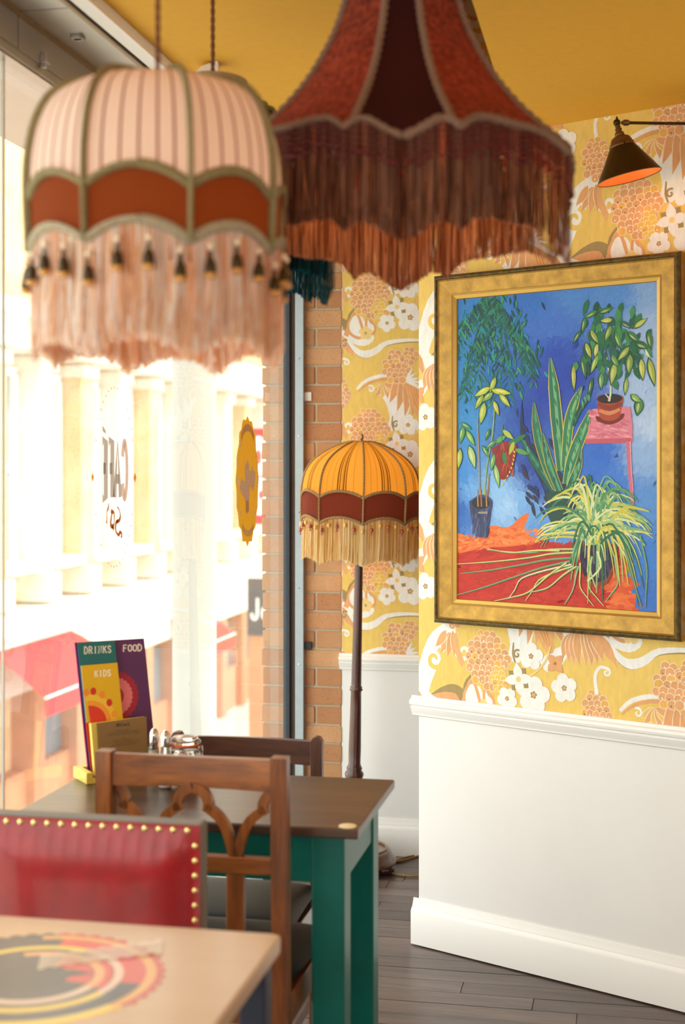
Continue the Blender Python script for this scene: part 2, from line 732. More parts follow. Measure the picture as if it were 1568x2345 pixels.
# ------------------------------------------------------------------ floor
floor = thing('floor', None, None, rz=RZ)
struct(floor, 'dark stained narrow floor boards')
mb = MB()
mb.box((-1.42, -3.3, -0.12), (2.75, 2.6, 0.0))
mb.box((-1.42, 2.6, -0.12), (2.75, 5.6, -0.012))
mb.build('subfloor', M_floor, floor)
board_mats = [wood('dark_board_%d' % i, c1, c2, rough=0.3 + 0.05 * (i % 2), axis='X', scale=5, coat=0.1)
              for i, (c1, c2) in enumerate((('#3a2b26', '#66534b'), ('#43332d', '#715f57'), ('#33251f', '#5c4840'), ('#4a3932', '#78655c')))]
rows = int((U_FAR + 0.04 - 2.6) / 0.088)
for i in range(rows):
    u0 = 2.6 + i * 0.088
    v = -1.28 - rnd.uniform(0, 0.9)
    while v < 2.2:
        l = rnd.choice((0.95, 1.2, 1.45, 1.7))
        a, b = max(v, -1.28), min(v + l, 2.4)
        if b - a > 0.08:
            m_ = MB()
            m_.box((a + 0.0012, u0 + 0.0012, -0.014), (b - 0.0012, u0 + 0.0868, rnd.uniform(-0.0009, 0.0)))
            m_.build('floor_board', rnd.choice(board_mats), floor)
        v += l

# ------------------------------------------------------------------ far wall: brick pier beside the window, papered wall
wall_far = thing('wall_far', None, None, rz=RZ)
struct(wall_far, 'far wall with buff brick pier beside papered plaster')
mb = MB()
mb.box((-1.395, U_FAR + 0.006, -0.1), (-1.09, 5.62, Z_TOP))
mb.build('mortar_bed', M_mortar, wall_far)
mb = MB()
mb.box((-1.085, U_FAR, -0.1), (2.72, 5.62, Z_TOP))
mb.build('plaster', M_white, wall_far)
BP = 0.0747
for k in range(-11, 24):
    z1 = 0.793 + k * BP
    z0 = z1 - BP + 0.0095
    full = (k % 2 == 0)
    spans = [(-1.2985, -1.0835)] if full else [(-1.2985, -1.194), (-1.184, -1.0835)]
    spans += [(-1.404 - rnd.uniform(0, 0.006), -1.309)]
    for a, b in spans:
        m_ = MB()
        j = rnd.uniform(0, 0.003)
        m_.box((a, U_FAR - 0.001 - j, z0), (b, U_FAR + 0.06, z1), None)
        m_.build('brick', rnd.choice(M_bricks), wall_far, bevel=0.0025)

# ------------------------------------------------------------------ papered wall that stands at an angle (carries the painting)
Wd = Vector((0.790, -0.613, 0)).normalized()
Wn = Vector((-Wd.y * -1, 0, 0))
Wn = Vector((Wd.y, -Wd.x, 0))                    # towards the room
P0 = Vector((0.2425, 4.437, 0))
DADO = 0.79


def onwall(s, z, d=0.0):
    return P0 + Wd * s + Wn * d + Vector((0, 0, z))


wall_right = thing('wall_right', None, None)
struct(wall_right, 'angled wall with yellow floral paper above white panelling')
mb = MB()
c = [onwall(0, 0, 0), onwall(3.75, 0, 0), onwall(3.75, 0, -0.14), onwall(0, 0, -0.14)]
mb.add([Vector((p.x, p.y, -0.05)) for p in c] + [Vector((p.x, p.y, Z_TOP)) for p in c],
       [(0, 1, 2, 3), (7, 6, 5, 4), (0, 4, 5, 1), (1, 5, 6, 2), (2, 6, 7, 3), (3, 7, 4, 0)])
mb.build('plaster', M_white, wall_right)


def sweep(name, p0, p1, n, prof, m, parent=None):
    mb = MB()
    p0, p1, n = Vector(p0), Vector(p1), Vector(n)
    mb.prism(prof, 0, 1, lambda a, b, d: p0 + (p1 - p0) * d + n * a + Vector((0, 0, b)))
    return mb.build(name, m, parent, auto=True)


dado_prof = [(0, 0), (0.011, 0), (0.013, -0.004), (0.015, -0.009), (0.023, -0.013), (0.026, -0.02), (0.024, -0.027), (0.017, -0.031), (0.0165, -0.035),
             (0.019, -0.037), (0.016, -0.043), (0.012, -0.053), (0.009, -0.057), (0.009, -0.062), (0.005, -0.065), (0, -0.065)]
base_prof = [(0, 0.142), (0.004, 0.142), (0.006, 0.134), (0.0095, 0.122), (0.011, 0.119), (0.011, 0.116), (0.016, 0.111), (0.02, 0.102), (0.02, 0.0), (0, 0)]
struct(sweep('trim_1', onwall(-0.02, DADO), onwall(3.7, DADO), Wn, dado_prof, M_trim), 'white dado rail under the angled papered wall')
struct(sweep('baseboard_right', onwall(-0.018, 0.004), onwall(3.7, 0.004), Wn, base_prof, M_trim), 'tall white skirting along the angled wall')
far_n = W(0, -1, 0)
struct(sweep('trim_2', W(-1.092, U_FAR, 0.785), W(1.5, U_FAR, 0.785), far_n, dado_prof, M_trim), 'white dado rail on the far wall behind the floor lamp')
struct(sweep('baseboard_far', W(-1.085, U_FAR, 0), W(1.5, U_FAR, 0), far_n, base_prof, M_trim), 'white skirting along the far wall behind the floor lamp')

# wallpaper print -------------------------------------------------------------
Y_, OR, WH, OL, PE = '#efca6c', '#e8aa74', '#f6f3ee', '#a8905e', '#f4d58e'


def blossom(dc, c, r, rot, col=WH, eye=OR, n=5):
    pts = []
    for i in range(60):
        t = 2 * math.pi * i / 60
        pts.append((c[0] + r * (0.66 + 0.34 * abs(math.cos(n * (t - rot) / 2)) ** 0.55) * math.cos(t),
                    c[1] + r * (0.66 + 0.34 * abs(math.cos(n * (t - rot) / 2)) ** 0.55) * math.sin(t)))
    dc.poly(pts, col)
    for i in range(5):
        t = rot + 2 * math.pi * i / 5
        dc.disc((c[0] + r * 0.13 * math.cos(t), c[1] + r * 0.13 * math.sin(t)), r * 0.085, r * 0.085, OL, n=7)
    dc.disc(c, r * 0.11, r * 0.11, eye, n=8)


def berries(dc, c, rx, rz, rb=0.0135, col=OR, seed=1):
    r = random.Random(seed)
    dc.disc(c, rx * 0.86, rz * 0.86, col, n=18)
    row = 0
    z = rz * 0.98
    while z > -rz * 1.05:
        half = rx * math.sqrt(max(0.0, 1 - (z / (rz * 1.08)) ** 2))
        x = -half + (rb * 0.8 if row % 2 else 0)
        while x <= half + 1e-6:
            q = (c[0] + x + r.uniform(-.002, .002), c[1] + z + r.uniform(-.002, .002))
            rr = rb * r.uniform(0.85, 1.12)
            dc.disc(q, rr * 1.07, rr * 1.07, '#fbe6c4', n=12)
            dc.disc(q, rr * 0.93, rr * 0.93, jit(col if r.random() > 0.2 else '#efb65e', 0.06, r), n=12)
            if r.random() > 0.35:
                dc.disc((q[0] - rr * .1, q[1] - rr * .3), rr * 0.2, rr * 0.2, WH if r.random() > .3 else '#8f6a44', n=6)
            x += rb * 1.72
        z -= rb * 1.3
        row += 1


def spiral(dc, c, r, turns, w, col, start=0.0, sgn=1):
    pts = []
    n = 22
    for i in range(n):
        t = i / (n - 1)
        a = start + sgn * turns * 2 * math.pi * t
        q = r * (1 - t * 0.85)
        pts.append((c[0] + q * math.cos(a), c[1] + q * math.sin(a)))
    dc.ribbon(pts, [w, w * .9, w * .5], col, 1)


def wall_tile(dc, ox, oy, k0):
    dc.k = k0
    P = lambda a, b: (ox + a, oy + b)
    R = lambda pts: [P(a, b) for a, b in pts]
    # broad white shapes of the ground
    dc.poly(smooth2(R([(-.34, -.12), (-.37, -.02), (-.33, .10), (-.27, .15), (-.22, .155), (-.26, .08), (-.30, .0), (-.325, -.06), (-.31, -.075), (-.20, -.088), (-.19, -.13), (-.25, -.14), (-.34, -.12)]), 3), WH)
    dc.poly(smooth2(R([(-.165, -.035), (-.14, -.035), (-.12, -.07), (-.09, -.12), (-.13, -.15), (-.19, -.13), (-.185, -.07), (-.165, -.035)]), 3), WH)
    dc.poly(smooth2(R([(-.075, .20), (-.045, .16), (-.03, .10), (-.04, .06), (.0, .05), (.02, .08), (.045, .12), (.05, .17), (.01, .19), (-.03, .22), (-.075, .20)]), 3), WH)
    dc.poly(smooth2(R([(.07, .06), (.12, .10), (.17, .11), (.15, .06), (.10, .03), (.07, .06)]), 3), WH)
    spiral(dc, P(-.305, .035), .036, 1.2, .017, Y_, 1.2, -1)
    dc.poly(smooth2(R([(-.30, -.05), (-.27, .01), (-.245, .06), (-.235, .10), (-.20, .02), (-.215, -.03), (-.30, -.05)]), 3), Y_)
    # olive and orange leaf with its scrolls
    dc.poly(smooth2(R([(-.335, -.083), (-.28, -.088), (-.235, -.093), (-.205, -.082), (-.20, -.06), (-.23, -.04), (-.27, -.053), (-.335, -.083)]), 4), OR)
    dc.poly(smooth2(R([(-.325, -.080), (-.27, -.064), (-.225, -.066), (-.205, -.095), (-.192, -.07), (-.20, -.048), (-.235, -.036), (-.28, -.05), (-.325, -.080)]), 4), OL)
    dc.ribbon(R([(-.196, -.066), (-.19, -.03), (-.172, -.006), (-.165, .004)]), [.012, .009, .005], OL)
    spiral(dc, P(-.17, -.072), .017, 1.3, .008, OL, -2.4, 1)
    dc.ribbon(R([(-.205, -.11), (-.19, -.075), (-.178, -.05), (-.155, -.03)]), [.022, .018, .01], OR)
    # white curl and teardrop
    spiral(dc, P(-.198, .068), .03, 1.15, .014, WH, 2.6, 1)
    dc.ribbon(R([(-.23, .14), (-.232, .10), (-.22, .06), (-.2, .045)]), [.008, .012, .014], WH)
    dc.poly(smooth2(R([(-.122, -.035), (-.128, -.07), (-.11, -.105), (-.088, -.105), (-.082, -.075), (-.1, -.05), (-.122, -.035)]), 4), OR)
    dc.poly(smooth2(R([(-.116, -.045), (-.118, -.07), (-.106, -.094), (-.092, -.09), (-.095, -.07), (-.108, -.06), (-.116, -.045)]), 4), WH)
    # drooping orange petals
    for a, b, c2, d2 in ((-.25, .125, -.285, .055), (-.245, .125, -.258, .045), (-.238, .13, -.232, .05), (-.262, .13, -.302, .075)):
        dc.leaf(P(a, b), P(c2, d2), .03, '#fbe6c4', .05)
        dc.leaf(P(a, b), P(c2, d2), .025, jit(OR, .05, dc.r), .05)
    dc.poly(smooth2(R([(-.235, .12), (-.232, .075), (-.215, .035), (-.203, .02), (-.196, .04), (-.212, .075), (-.222, .12), (-.235, .12)]), 4), '#eab27a')
    # fan leaves and palm
    for i in range(6):
        a = math.radians(205 + i * 26)
        q = P(-.05 + .058 * math.cos(a), .225 + .05 * math.sin(a))
        dc.leaf(P(-.05, .235), q, .026, '#fbe6c4', .06)
        dc.leaf(P(-.05, .235), q, .021, OR if i % 2 else '#efc56a', .06)
    for i in range(7):
        b0 = P(-.005 + i * .017, .252 - i * .008)
        q = P(-.03 + i * .03, .16 - .03 * math.sin(i * .8) - i * .012)
        dc.leaf(b0, q, .034, '#fbe6c4', .08)
        dc.leaf(b0, q, .029, jit(OR, .07, dc.r), .08)
    dc.poly(smooth2(R([(.03, .23), (.055, .15), (.095, .09), (.12, .095), (.11, .15), (.08, .22), (.03, .23)]), 4), '#eeb274')
    for t in (0.25, .5, .75):
        dc.ribbon(R([(.045 + .03 * t, .225), (.065 + .04 * t, .15), (.095 + .02 * t, .105)]), [.002, .003, .001], '#d98a4c')
    # broad palm beside the swoosh
    for i in range(8):
        b0 = P(.175 + i * .009, .175 - .006 * abs(i - 4))
        q = P(.150 + i * .019, .075 - .02 * math.sin(i * .45))
        dc.leaf(b0, q, .032, '#fbe6c4', .06 * (1 if i > 3 else -1))
        dc.leaf(b0, q, .027, jit(OR, .06, dc.r), .06 * (1 if i > 3 else -1))
    for i in range(4):
        q = P(.255 + .024 * i, .125 - .022 * i)
        dc.leaf(P(.225, .165), q, .03, jit(OR, .06, dc.r), .12)
    dc.ribbon(R([(.262, -.02), (.255, .03), (.272, .06), (.30, .055)]), [.012, .010, .008], WH)
    spiral(dc, P(.292, .046), .013, 1.1, .007, WH, 1.5, -1)
    # long white stems
    dc.ribbon(R([(-.16, .215), (-.12, .25), (-.04, .268), (.04, .245), (.12, .2), (.2, .17)]), [.010, .014, .013, .012, .008], WH)
    dc.ribbon(R([(-.155, .205), (-.11, .238), (-.04, .254), (.03, .234), (.1, .195)]), [.005, .010, .012, .009, .004], OR)
    spiral(dc, P(-.105, .215), .015, 1.1, .007, WH, 2.2, -1)
    # swoosh with an olive underside
    sw = R([(-.20, .41), (-.16, .365), (-.125, .352), (-.085, .365), (-.04, .395), (.05, .405), (.12, .40)])
    dc.ribbon([(a, b - .009) for a, b in sw], [.004, .012, .014, .01, .006, .004, .002], OL)
    dc.ribbon(sw, [.008, .022, .03, .026, .018, .012, .006], WH)
    spiral(dc, P(-.21, .395), .016, 1.1, .007, OL, .8, 1)
    # paisley by the swoosh
    dc.poly(smooth2(R([(-.18, .51), (-.2, .47), (-.19, .43), (-.15, .41), (-.13, .43), (-.14, .48), (-.16, .52), (-.18, .51)]), 4), OR)
    dc.poly(smooth2(R([(-.176, .50), (-.19, .47), (-.182, .438), (-.152, .422), (-.14, .436), (-.15, .475), (-.162, .505), (-.176, .50)]), 4), WH)
    blossom(dc, P(-.125, .435), .028, .3, PE, OR)
    # berry clusters
    berries(dc, P(-.106, .05), .072, .078, seed=2)
    berries(dc, P(-.066, -.006), .026, .03, .011, '#eec65c', 3)
    berries(dc, P(-.233, .204), .042, .055, .012, seed=4)
    berries(dc, P(.0, .30), .05, .055, seed=5)
    berries(dc, P(.052, .335), .03, .03, .012, seed=6)
    for i in range(4):
        dc.leaf(P(.035, .25), P(.06 + .015 * i, .295 - .02 * i), .01, WH)
    # small orange four-petal flower
    c = P(.125, .058)
    for i in range(4):
        a = math.pi / 4 + i * math.pi / 2
        dc.leaf(c, (c[0] + .036 * math.cos(a), c[1] + .036 * math.sin(a)), .026, OR)
    dc.disc(c, .005, .005, '#b9783f', n=8)
    dc.ribbon(R([(-.0, -.0), (.05, .02), (.09, .06), (.11, .11)]), [.006, .006, .005], PE)
    # blossoms
    blossom(dc, P(.043, .073), .042, .2)
    blossom(dc, P(-.04, -.062), .036, .9)
    blossom(dc, P(.052, -.042), .056, 1.4)
    blossom(dc, P(.155, -.012), .044, .5)
    spiral(dc, P(-.006, .075), .014, 1.1, .006, OL, 1.0, 1)
    dc.ribbon(R([(-.018, .11), (-.02, .075), (-.012, .05)]), [.003, .006, .004], OL)
    # pinwheel
    c = P(0, 0)
    for i in range(4):
        a = math.pi / 4 + .2 + i * math.pi / 2
        dc.leaf(c, (c[0] + .042 * math.cos(a), c[1] + .042 * math.sin(a)), .034, OL, .05)
    for i in range(4):
        a = .15 + i * math.pi / 2
        dc.leaf(c, (c[0] + .05 * math.cos(a), c[1] + .05 * math.sin(a)), .031, WH)
    dc.disc(c, .009, .009, PE, n=9)


def papered(name, origin, ex, n, length, height, pin, b, T, parent):
    dc = Decal(origin, ex, (0, 0, 1), n, base=0.0005, step=0.0000025)
    dc.clip = (0, 0, length, height)
    dc.poly([(0, 0), (length, 0), (length, height), (0, height)], Y_, -10)
    i0, j0 = -8, -12
    for i in range(i0, 12):
        for j in range(j0, 14):
            x, y = pin[0] + i * b[0], pin[1] + i * b[1] + j * T
            if -0.3 < x < length + 0.4 and -0.55 < y < height + 0.2:
                wall_tile(dc, x, y, 0.25 * ((i * 2 + j) % 4))
    o = dc.mb.build(name, M_paper, parent, fix=False)
    o['kind'] = 'stuff'
    o['label'] = 'yellow, orange and white floral wallpaper'
    return dc


dcw = Decal(onwall(0, DADO), Wd, (0, 0, 1), Wn)
pa, pb = dcw.px(1187.6, 1555.5), dcw.px(1539, 504)
T_ = 0.535
b_ = (pb[0] - pa[0], pb[1] - pa[1] - 2 * T_)
papered('wallpaper_print', onwall(0, DADO), Wd, Wn, 1.75, Z_TOP - DADO, pa, b_, T_, wall_right)
far_o = W(-1.082, U_FAR, 0.785)
dcf = Decal(far_o, W(1, 0, 0), (0, 0, 1), far_n)
pf = dcf.px(909, 1016)
papered('wallpaper_print', (-1.082, U_FAR, 0.785), (1, 0, 0), (0, -1, 0), 0.75, Z_TOP - DADO, pf, b_, T_, wall_far)

# ------------------------------------------------------------------ ceiling
ceiling = thing('ceiling', None, None, rz=RZ)
struct(ceiling, 'mustard yellow painted ceiling in two levels')
mb = MB()
mb.box((-1.275, -3.3, Z_LOW), (-0.55, U_FAR, Z_TOP))
mb.build('lower_ceiling', M_yellow, ceiling)
mb = MB()
mb.box((-0.32, -3.3, Z_SOFFIT), (2.72, U_FAR, Z_TOP))
mb.build('soffit', M_yellow, ceiling)
mb = MB()
mb.box((-1.6, -3.4, Z_TOP), (2.9, 5.7, Z_TOP + 0.25))
mb.build('slab', M_yellow, ceiling)

# ------------------------------------------------------------------ window side: metal pelmet, glass, frame
wall_left = thing('wall_left', None, None, rz=RZ)
struct(wall_left, 'metal pelmet and header above the shop window')
mb = MB()
mb.box((-1.6, -3.3, 2.38), (-1.275, U_FAR, Z_TOP))
mb.build('header', M_metal, wall_left)
for a, b in ((-3.3, -0.2), (-0.196, 2.792), (2.796, U_FAR)):
    mb = MB()
    mb.box((-1.275, a, 2.405), (-1.266, b, 2.476))
    mb.build('fascia_panel', M_metal, wall_left)
    mb = MB()
    mb.box((-1.275, a, 2.484), (-1.137, b, 2.52))
    mb.build('soffit_panel', M_metal, wall_left)
mb = MB()
mb.box((-1.275, -3.3, 2.476), (-1.262, U_FAR, 2.485))
mb.build('edge_rail', mat('bronze_rail', '#9c7d57', rough=0.35, metal=0.7), wall_left)
mb = MB()
mb.box((-1.137, -3.3, 2.492), (-1.122, U_FAR, 2.505))
mb.build('shadow_gap', mat('dark_gap', '#3b2c26', rough=0.8), wall_left)
mb = MB()
mb.box((-1.147, -3.3, 2.48), (-1.137, U_FAR, 2.5))
mb.build('edge_strip', mat('beige_strip', '#a88c6c', rough=0.5), wall_left)
mb = MB()
mb.box((-1.122, -3.3, 2.478), (-1.085, U_FAR, 2.505))
mb.build('white_trim', M_trim, wall_left)
for i, (px, py, vv, on) in enumerate(((178, 82, 0, 1), (96, 138, 0, 0))):
    if on:
        p = O + ray(px, py) * ((2.484 - H) / ray(px, py).z)
        v, u = to_room(p)
        mb = MB()
        for q in range(4):
            a = q * math.pi / 2
            rot = Matrix.Translation((v, u, 2.484)) @ Matrix.Rotation(a, 4, 'Z')
            mb.box((-0.013, 0.009, -0.009), (0.013, 0.013, 0.0), rot=rot)
        mb.build('clip_socket', M_metal, wall_left, bevel=0.0008)
    else:
        p = hit(px, py, W(-1.266, 0, 0), W(1, 0, 0))
        v, u = to_room(p)
        mb = MB()
        mb.box((-1.266, u - 0.012, p.z - 0.008), (-1.250, u + 0.012, p.z + 0.008))
        mb.box((-1.266, u - 0.005, p.z - 0.018), (-1.255, u + 0.005, p.z + 0.018))
        mb.build('clip_catch', M_metal, wall_left, bevel=0.001)

window_1 = thing('window_1', None, None, rz=RZ)
struct(window_1, 'floor to ceiling frameless shop window')
for a, b in ((-3.28, 2.792), (2.800, 5.372)):
    mb = MB()
    mb.box((V_WIN - 0.010, a, 0.02), (V_WIN, b, 2.40))
    mb.build('pane', M_glass, window_1)
mb = MB()
mb.box((V_WIN - 0.003, 2.792, 0.02), (V_WIN + 0.001, 2.800, 2.40))
mb.build('silicone_joint', mat('clear_silicone', '#e9e4e0', rough=0.3), window_1)
mb = MB()
mb.box((V_WIN - 0.05, -3.28, -0.01), (V_WIN + 0.03, U_FAR, 0.03))
mb.build('bottom_track', M_steel_light, window_1, bevel=0.002)
mb = MB()
mb.box((V_WIN - 0.03, -3.28, 2.385), (V_WIN + 0.03, U_FAR, 2.408))
mb.build('top_track', M_metal, window_1, bevel=0.002)
mb = MB()
mb.box((V_WIN - 0.012, 5.366, 0.0), (V_WIN + 0.014, U_FAR, 2.40))
mb.build('gasket', M_gasket, window_1, bevel=0.002)
mb = MB()
mb.box((V_WIN + 0.014, 5.385, 0.0), (V_WIN + 0.036, U_FAR, 2.40))
mb.build('jamb', M_gap, window_1)
mb = MB()
mb.box((V_WIN + 0.034, 5.374, 0.0), (V_WIN + 0.068, U_FAR, 2.40))
mb.build('frame_bar', M_steel_light, window_1, bevel=0.0015)
M_screw = mat('screw_steel', '#e2e2e0', rough=0.3, metal=0.6)
M_hole = mat('screw_hole', '#17181a', rough=0.8)
bar_v = V_WIN + 0.051
for py, kind in ((821, 0), (998, 1), (1173, 0), (1347, 0), (1521, 1), (1694, 0)):
    z = H + (HY - py) / F * 5.52
    mb = MB()
    mtx = Matrix.Rotation(math.pi / 2, 3, 'X')
    if kind:
        mb.lathe([(0.0001, 0.0022), (0.003, 0.0022), (0.0046, 0.0), (0.0046, -0.001)], 12, origin=(bar_v, 5.374, z), mtx=mtx)
        mb.build('screw', M_screw, window_1, smooth=True)
    else:
        mb.lathe([(0.0001, 0.0008), (0.0022, 0.0008), (0.0022, -0.001)], 10, origin=(bar_v, 5.374, z), mtx=mtx)
        mb.build('screw_hole', M_hole, window_1)

# ------------------------------------------------------------------ rest of the room, behind the camera
wall_side = MB()
wall_side.box((2.6, -3.3, -0.05), (2.75, 5.6, Z_TOP))
o = wall_side.build('wall_side', M_white, rz=RZ)
struct(o, 'plain white wall beyond the dining room')
wb = MB()
wb.box((-1.6, -3.4, -0.05), (0.0, -3.25, Z_TOP))
wb.box((0.0, -3.4, -0.05), (2.75, -3.25, 0.35))  # unseen opening left here, added to let more daylight into the room
wb.box((0.0, -3.4, 2.45), (2.75, -3.25, Z_TOP))
struct(wb.build('wall_back', M_white, rz=RZ), 'wall with a street window added for light behind the viewer')

# ------------------------------------------------------------------ the street outside (one storey below)
M_stone = mat('sunlit_stone', '#dcae7c', rough=0.9, var=0.12, vscale=1.2, color2='#e8c79c')
M_stone2 = mat('pale_stone', '#efe3d2', rough=0.9, var=0.06, vscale=2)
M_brickout = mat('street_brick', '#c98a62', rough=0.9, var=0.15, vscale=3)
M_pave = mat('street_paving', '#cfc8bd', rough=0.9, var=0.1, vscale=1.5)
M_red = mat('red_canvas', '#c8201e', rough=0.7, var=0.08, vscale=2)
M_pane = mat('dark_pane', '#7d858c', rough=0.08, spec=0.8)
M_frame_w = mat('white_window_frame', '#f2eee8', rough=0.5)
M_dark = mat('dark_shopfront', '#3a3f42', rough=0.4)
Z_ST = -4.2
VF = -9.0
g = MB()
g.box((-60, -30, Z_ST - 0.2), (-1.7, 80, Z_ST))
g.build('ground', M_pave, rz=RZ)
struct(bpy.data.objects['ground'], 'pale paved street below the window')

bld = thing('street_building', 'sunlit stone building with tall windows across the street', 'building', W(VF, 26, Z_ST), RZ)
# local frame: x towards us, y along the street, z up
zz = -Z_ST


def bpart(name, boxes, m, parent=bld):
    mb = MB()
    for lo, hi in boxes:
        mb.box(lo, hi)
    return mb.build(name, m, parent)


bpart('wall', [((-4, -12, 0), (-0.45, 16, zz + 9))], M_stone)
bpart('shop_wall', [((-0.45, -12, 0), (-0.2, 16, 1.0))], M_brickout)
pitch = 1.75
y0 = -12.4
for i in range(16):
    y = y0 + i * pitch
    bpart('pilaster', [((-0.45, y, zz - 0.1), (0.02, y + 0.55, zz + 3.4))], M_stone if i % 2 else M_stone2)
    w = bpart('window', [((-0.45, y + 0.62, zz + 0.1), (-0.30, y + 0.74, zz + 3.1)), ((-0.45, y + 1.55, zz + 0.1), (-0.30, y + 1.67, zz + 3.1)),
                         ((-0.45, y + 0.62, zz + 3.0), (-0.30, y + 1.67, zz + 3.12)), ((-0.45, y + 0.62, zz + 1.5), (-0.33, y + 1.67, zz + 1.6))], M_frame_w)
    bpart('pane', [((-0.44, y + 0.7, zz + 0.1), (-0.40, y + 1.6, zz + 3.05))], M_pane, w)
    bpart('sill', [((-0.45, y + 0.55, zz - 0.06), (0.10, y + pitch, zz + 0.1))], M_stone2)
    bpart('console', [((-0.45, y + 0.05, zz - 0.55), (0.18, y + 0.5, zz - 0.1))], M_stone2)
    bpart('capital', [((-0.45, y - 0.06, zz + 3.1), (0.10, y + 0.61, zz + 3.3))], M_stone2)
    bpart('shop_pier', [((-0.45, y, 0), (-0.05, y + 0.4, zz - 0.9))], M_brickout)
    if i % 3:
        sh = bpart('shop_window', [((-0.45, y + 0.4, 0.2), (-0.35, y + pitch, zz - 2.1))], M_pane)
bpart('cornice', [((-0.45, -12, zz + 3.35), (0.35, 16, zz + 3.75)), ((-0.45, -12, zz + 3.75), (0.6, 16, zz + 3.95))], M_stone2)
bpart('string_course', [((-0.45, -12, zz - 0.95), (0.12, 16, zz - 0.6))], M_stone2)
bpart('fascia_board', [((-0.45, -12, zz - 1.9), (-0.02, 16, zz - 0.95))], M_stone2)


def awning(y_a, y_b, z_t, z_b, out):
    fr_ = MB()
    fr_.tube([(out, y_a, z_b), (out, y_b, z_b)], 0.02, 6)
    aw = fr_.build('awning', M_frame_w, bld)
    n = int((y_b - y_a) / 0.4)
    for i in range(n):
        mb = MB()
        a, b = y_a + i * 0.4, y_a + (i + 1) * 0.4
        rows_ = []
        for t in range(5):
            s = t / 4
            rows_.append([(out * s - 0.02, a, z_t + (z_b - z_t) * s ** 1.3), (out * s - 0.02, b, z_t + (z_b - z_t) * s ** 1.3)])
        rows_.append([(out, a, z_b - 0.28), (out, b, z_b - 0.28)])
        mb.grid(rows_)
        mb.build('canvas_panel', M_red, aw)
    return aw


awning(-7.2, -4.0, zz - 1.15, zz - 1.75, 0.9)
awning(1.2, 3.2, zz - 1.5, zz - 2.0, 0.8)

# tall round column just outside the glass
p = at(445, 1080, 7.0)
colm = thing('round_column', 'tall round white column standing outside the window', 'column', (p.x, p.y, Z_ST))
mb = MB()
mb.lathe([(0.11, 0.3), (0.11, 9.2)], 40)
mb.build('shaft', mat('column_paint', '#a8a49c', rough=0.55), colm, auto=True)
mb = MB()
mb.lathe([(0.17, 0), (0.17, 0.2), (0.14, 0.26), (0.112, 0.3)], 40)
mb.build('plinth', M_stone2, colm, auto=True)

# red and white hanging sign
p = at(596, 1085, 20.0)
sg = thing('hanging_sign', 'red and white sign hanging over the street beside the brick pier', 'sign', (p.x, p.y, p.z), RZ)
mb = MB()
mb.box((-0.22, -0.03, -0.72), (0.30, 0.03, 0.65))
mb.build('board', M_red, sg, bevel=0.01)
mb = MB()
mb.tube([(0.2, 0.06, Z_ST - p.z), (0.2, 0.06, 0.7)], 0.035, 10)
mb.build('post', M_dark, sg, smooth=True)
ds = Decal((-0.22, -0.031, 0), (1, 0, 0), (0, 0, 1), (0, -1, 0), base=0.002, step=0.001)
ds.disc((0.20, 0.28), 0.13, 0.26, '#f6f2ee', n=24)
ds.disc((0.20, 0.24), 0.05, 0.11, '#d8423c', n=18)
ds.poly([(0.02, -0.02), (0.5, -0.02), (0.5, 0.06), (0.02, 0.06)], '#f6f2ee')
ds.disc((0.22, -0.32), 0.16, 0.27, '#f6f2ee', n=24)
ds.disc((0.24, -0.3), 0.04, 0.07, '#d8423c', n=14)
ds.mb.build('lettering', mat('sign_print', '#ffffff', rough=0.5, attr=True), sg, fix=False)

# dark shop sign far down the street
p = at(583, 1390, 22.0)
js = thing('shop_sign', 'dark shop fascia sign with pale lettering down the street', 'sign', (p.x, p.y, p.z), RZ)
mb = MB()
mb.box((-0.12, 0.0, -0.45), (0.6, 0.08, 0.45))
mb.build('board', M_dark, js)
mb = MB()
mb.box((-0.10, 0.02, Z_ST - p.z), (0.6, 0.3, -0.45))
mb.build('shop_pier', M_brickout, js)
ds = Decal((-0.06, -0.001, -0.2), (1, 0, 0), (0, 0, 1), (0, -1, 0), base=0.002)
lettering(ds, 'JoN', lambda a, b: (a * 0.5, b * 0.34), 0.045, '#f2efe4', serif=False)
ds.mb.build('lettering', MATS['sign_print'], js, fix=False)


# ------------------------------------------------------------------ lampshades
M_braid_gold = mat('gold_braid', '#9a8a5e', rough=0.8, var=0.35, vscale=160, bump=0.8, bscale=260)
M_braid_pale = mat('pale_braid', '#b9a98c', rough=0.8, var=0.3, vscale=160, bump=0.8, bscale=260)
M_braid_rose = mat('rose_braid', '#93725f', rough=0.85, var=0.3, vscale=160, bump=0.8, bscale=260)
M_braid_tan = mat('tan_braid', '#b08a58', rough=0.8, var=0.35, vscale=200, bump=0.8, bscale=300)
M_cord = mat('twisted_cord', '#7a4a33', rough=0.85, var=0.3, vscale=200)
M_brass = mat('aged_brass', '#9c7840', rough=0.35, metal=1.0)
M_bulb = mat('warm_bulb', '#ffd9a0', rough=0.4, emit='#ffb566', emit_s=2.5)
M_fringe = cloth('fringe_thread', None, transl=0.45)


def interp(prof, z):
    """radius of a profile [(r, z) ...] listed from top to bottom"""
    if z >= prof[0][1]:
        return prof[0][0]
    for (r0, z0), (r1, z1) in zip(prof, prof[1:]):
        if z >= z1:
            t = (z0 - z) / (z0 - z1)
            return r0 + (r1 - r0) * t
    return prof[-1][0]


def dense(prof, sub=6):
    return smooth2(prof, sub)


def polar(r, a, z):
    return (r * math.sin(a), -r * math.cos(a), z)      # angle 0 faces the viewer, positive to the right


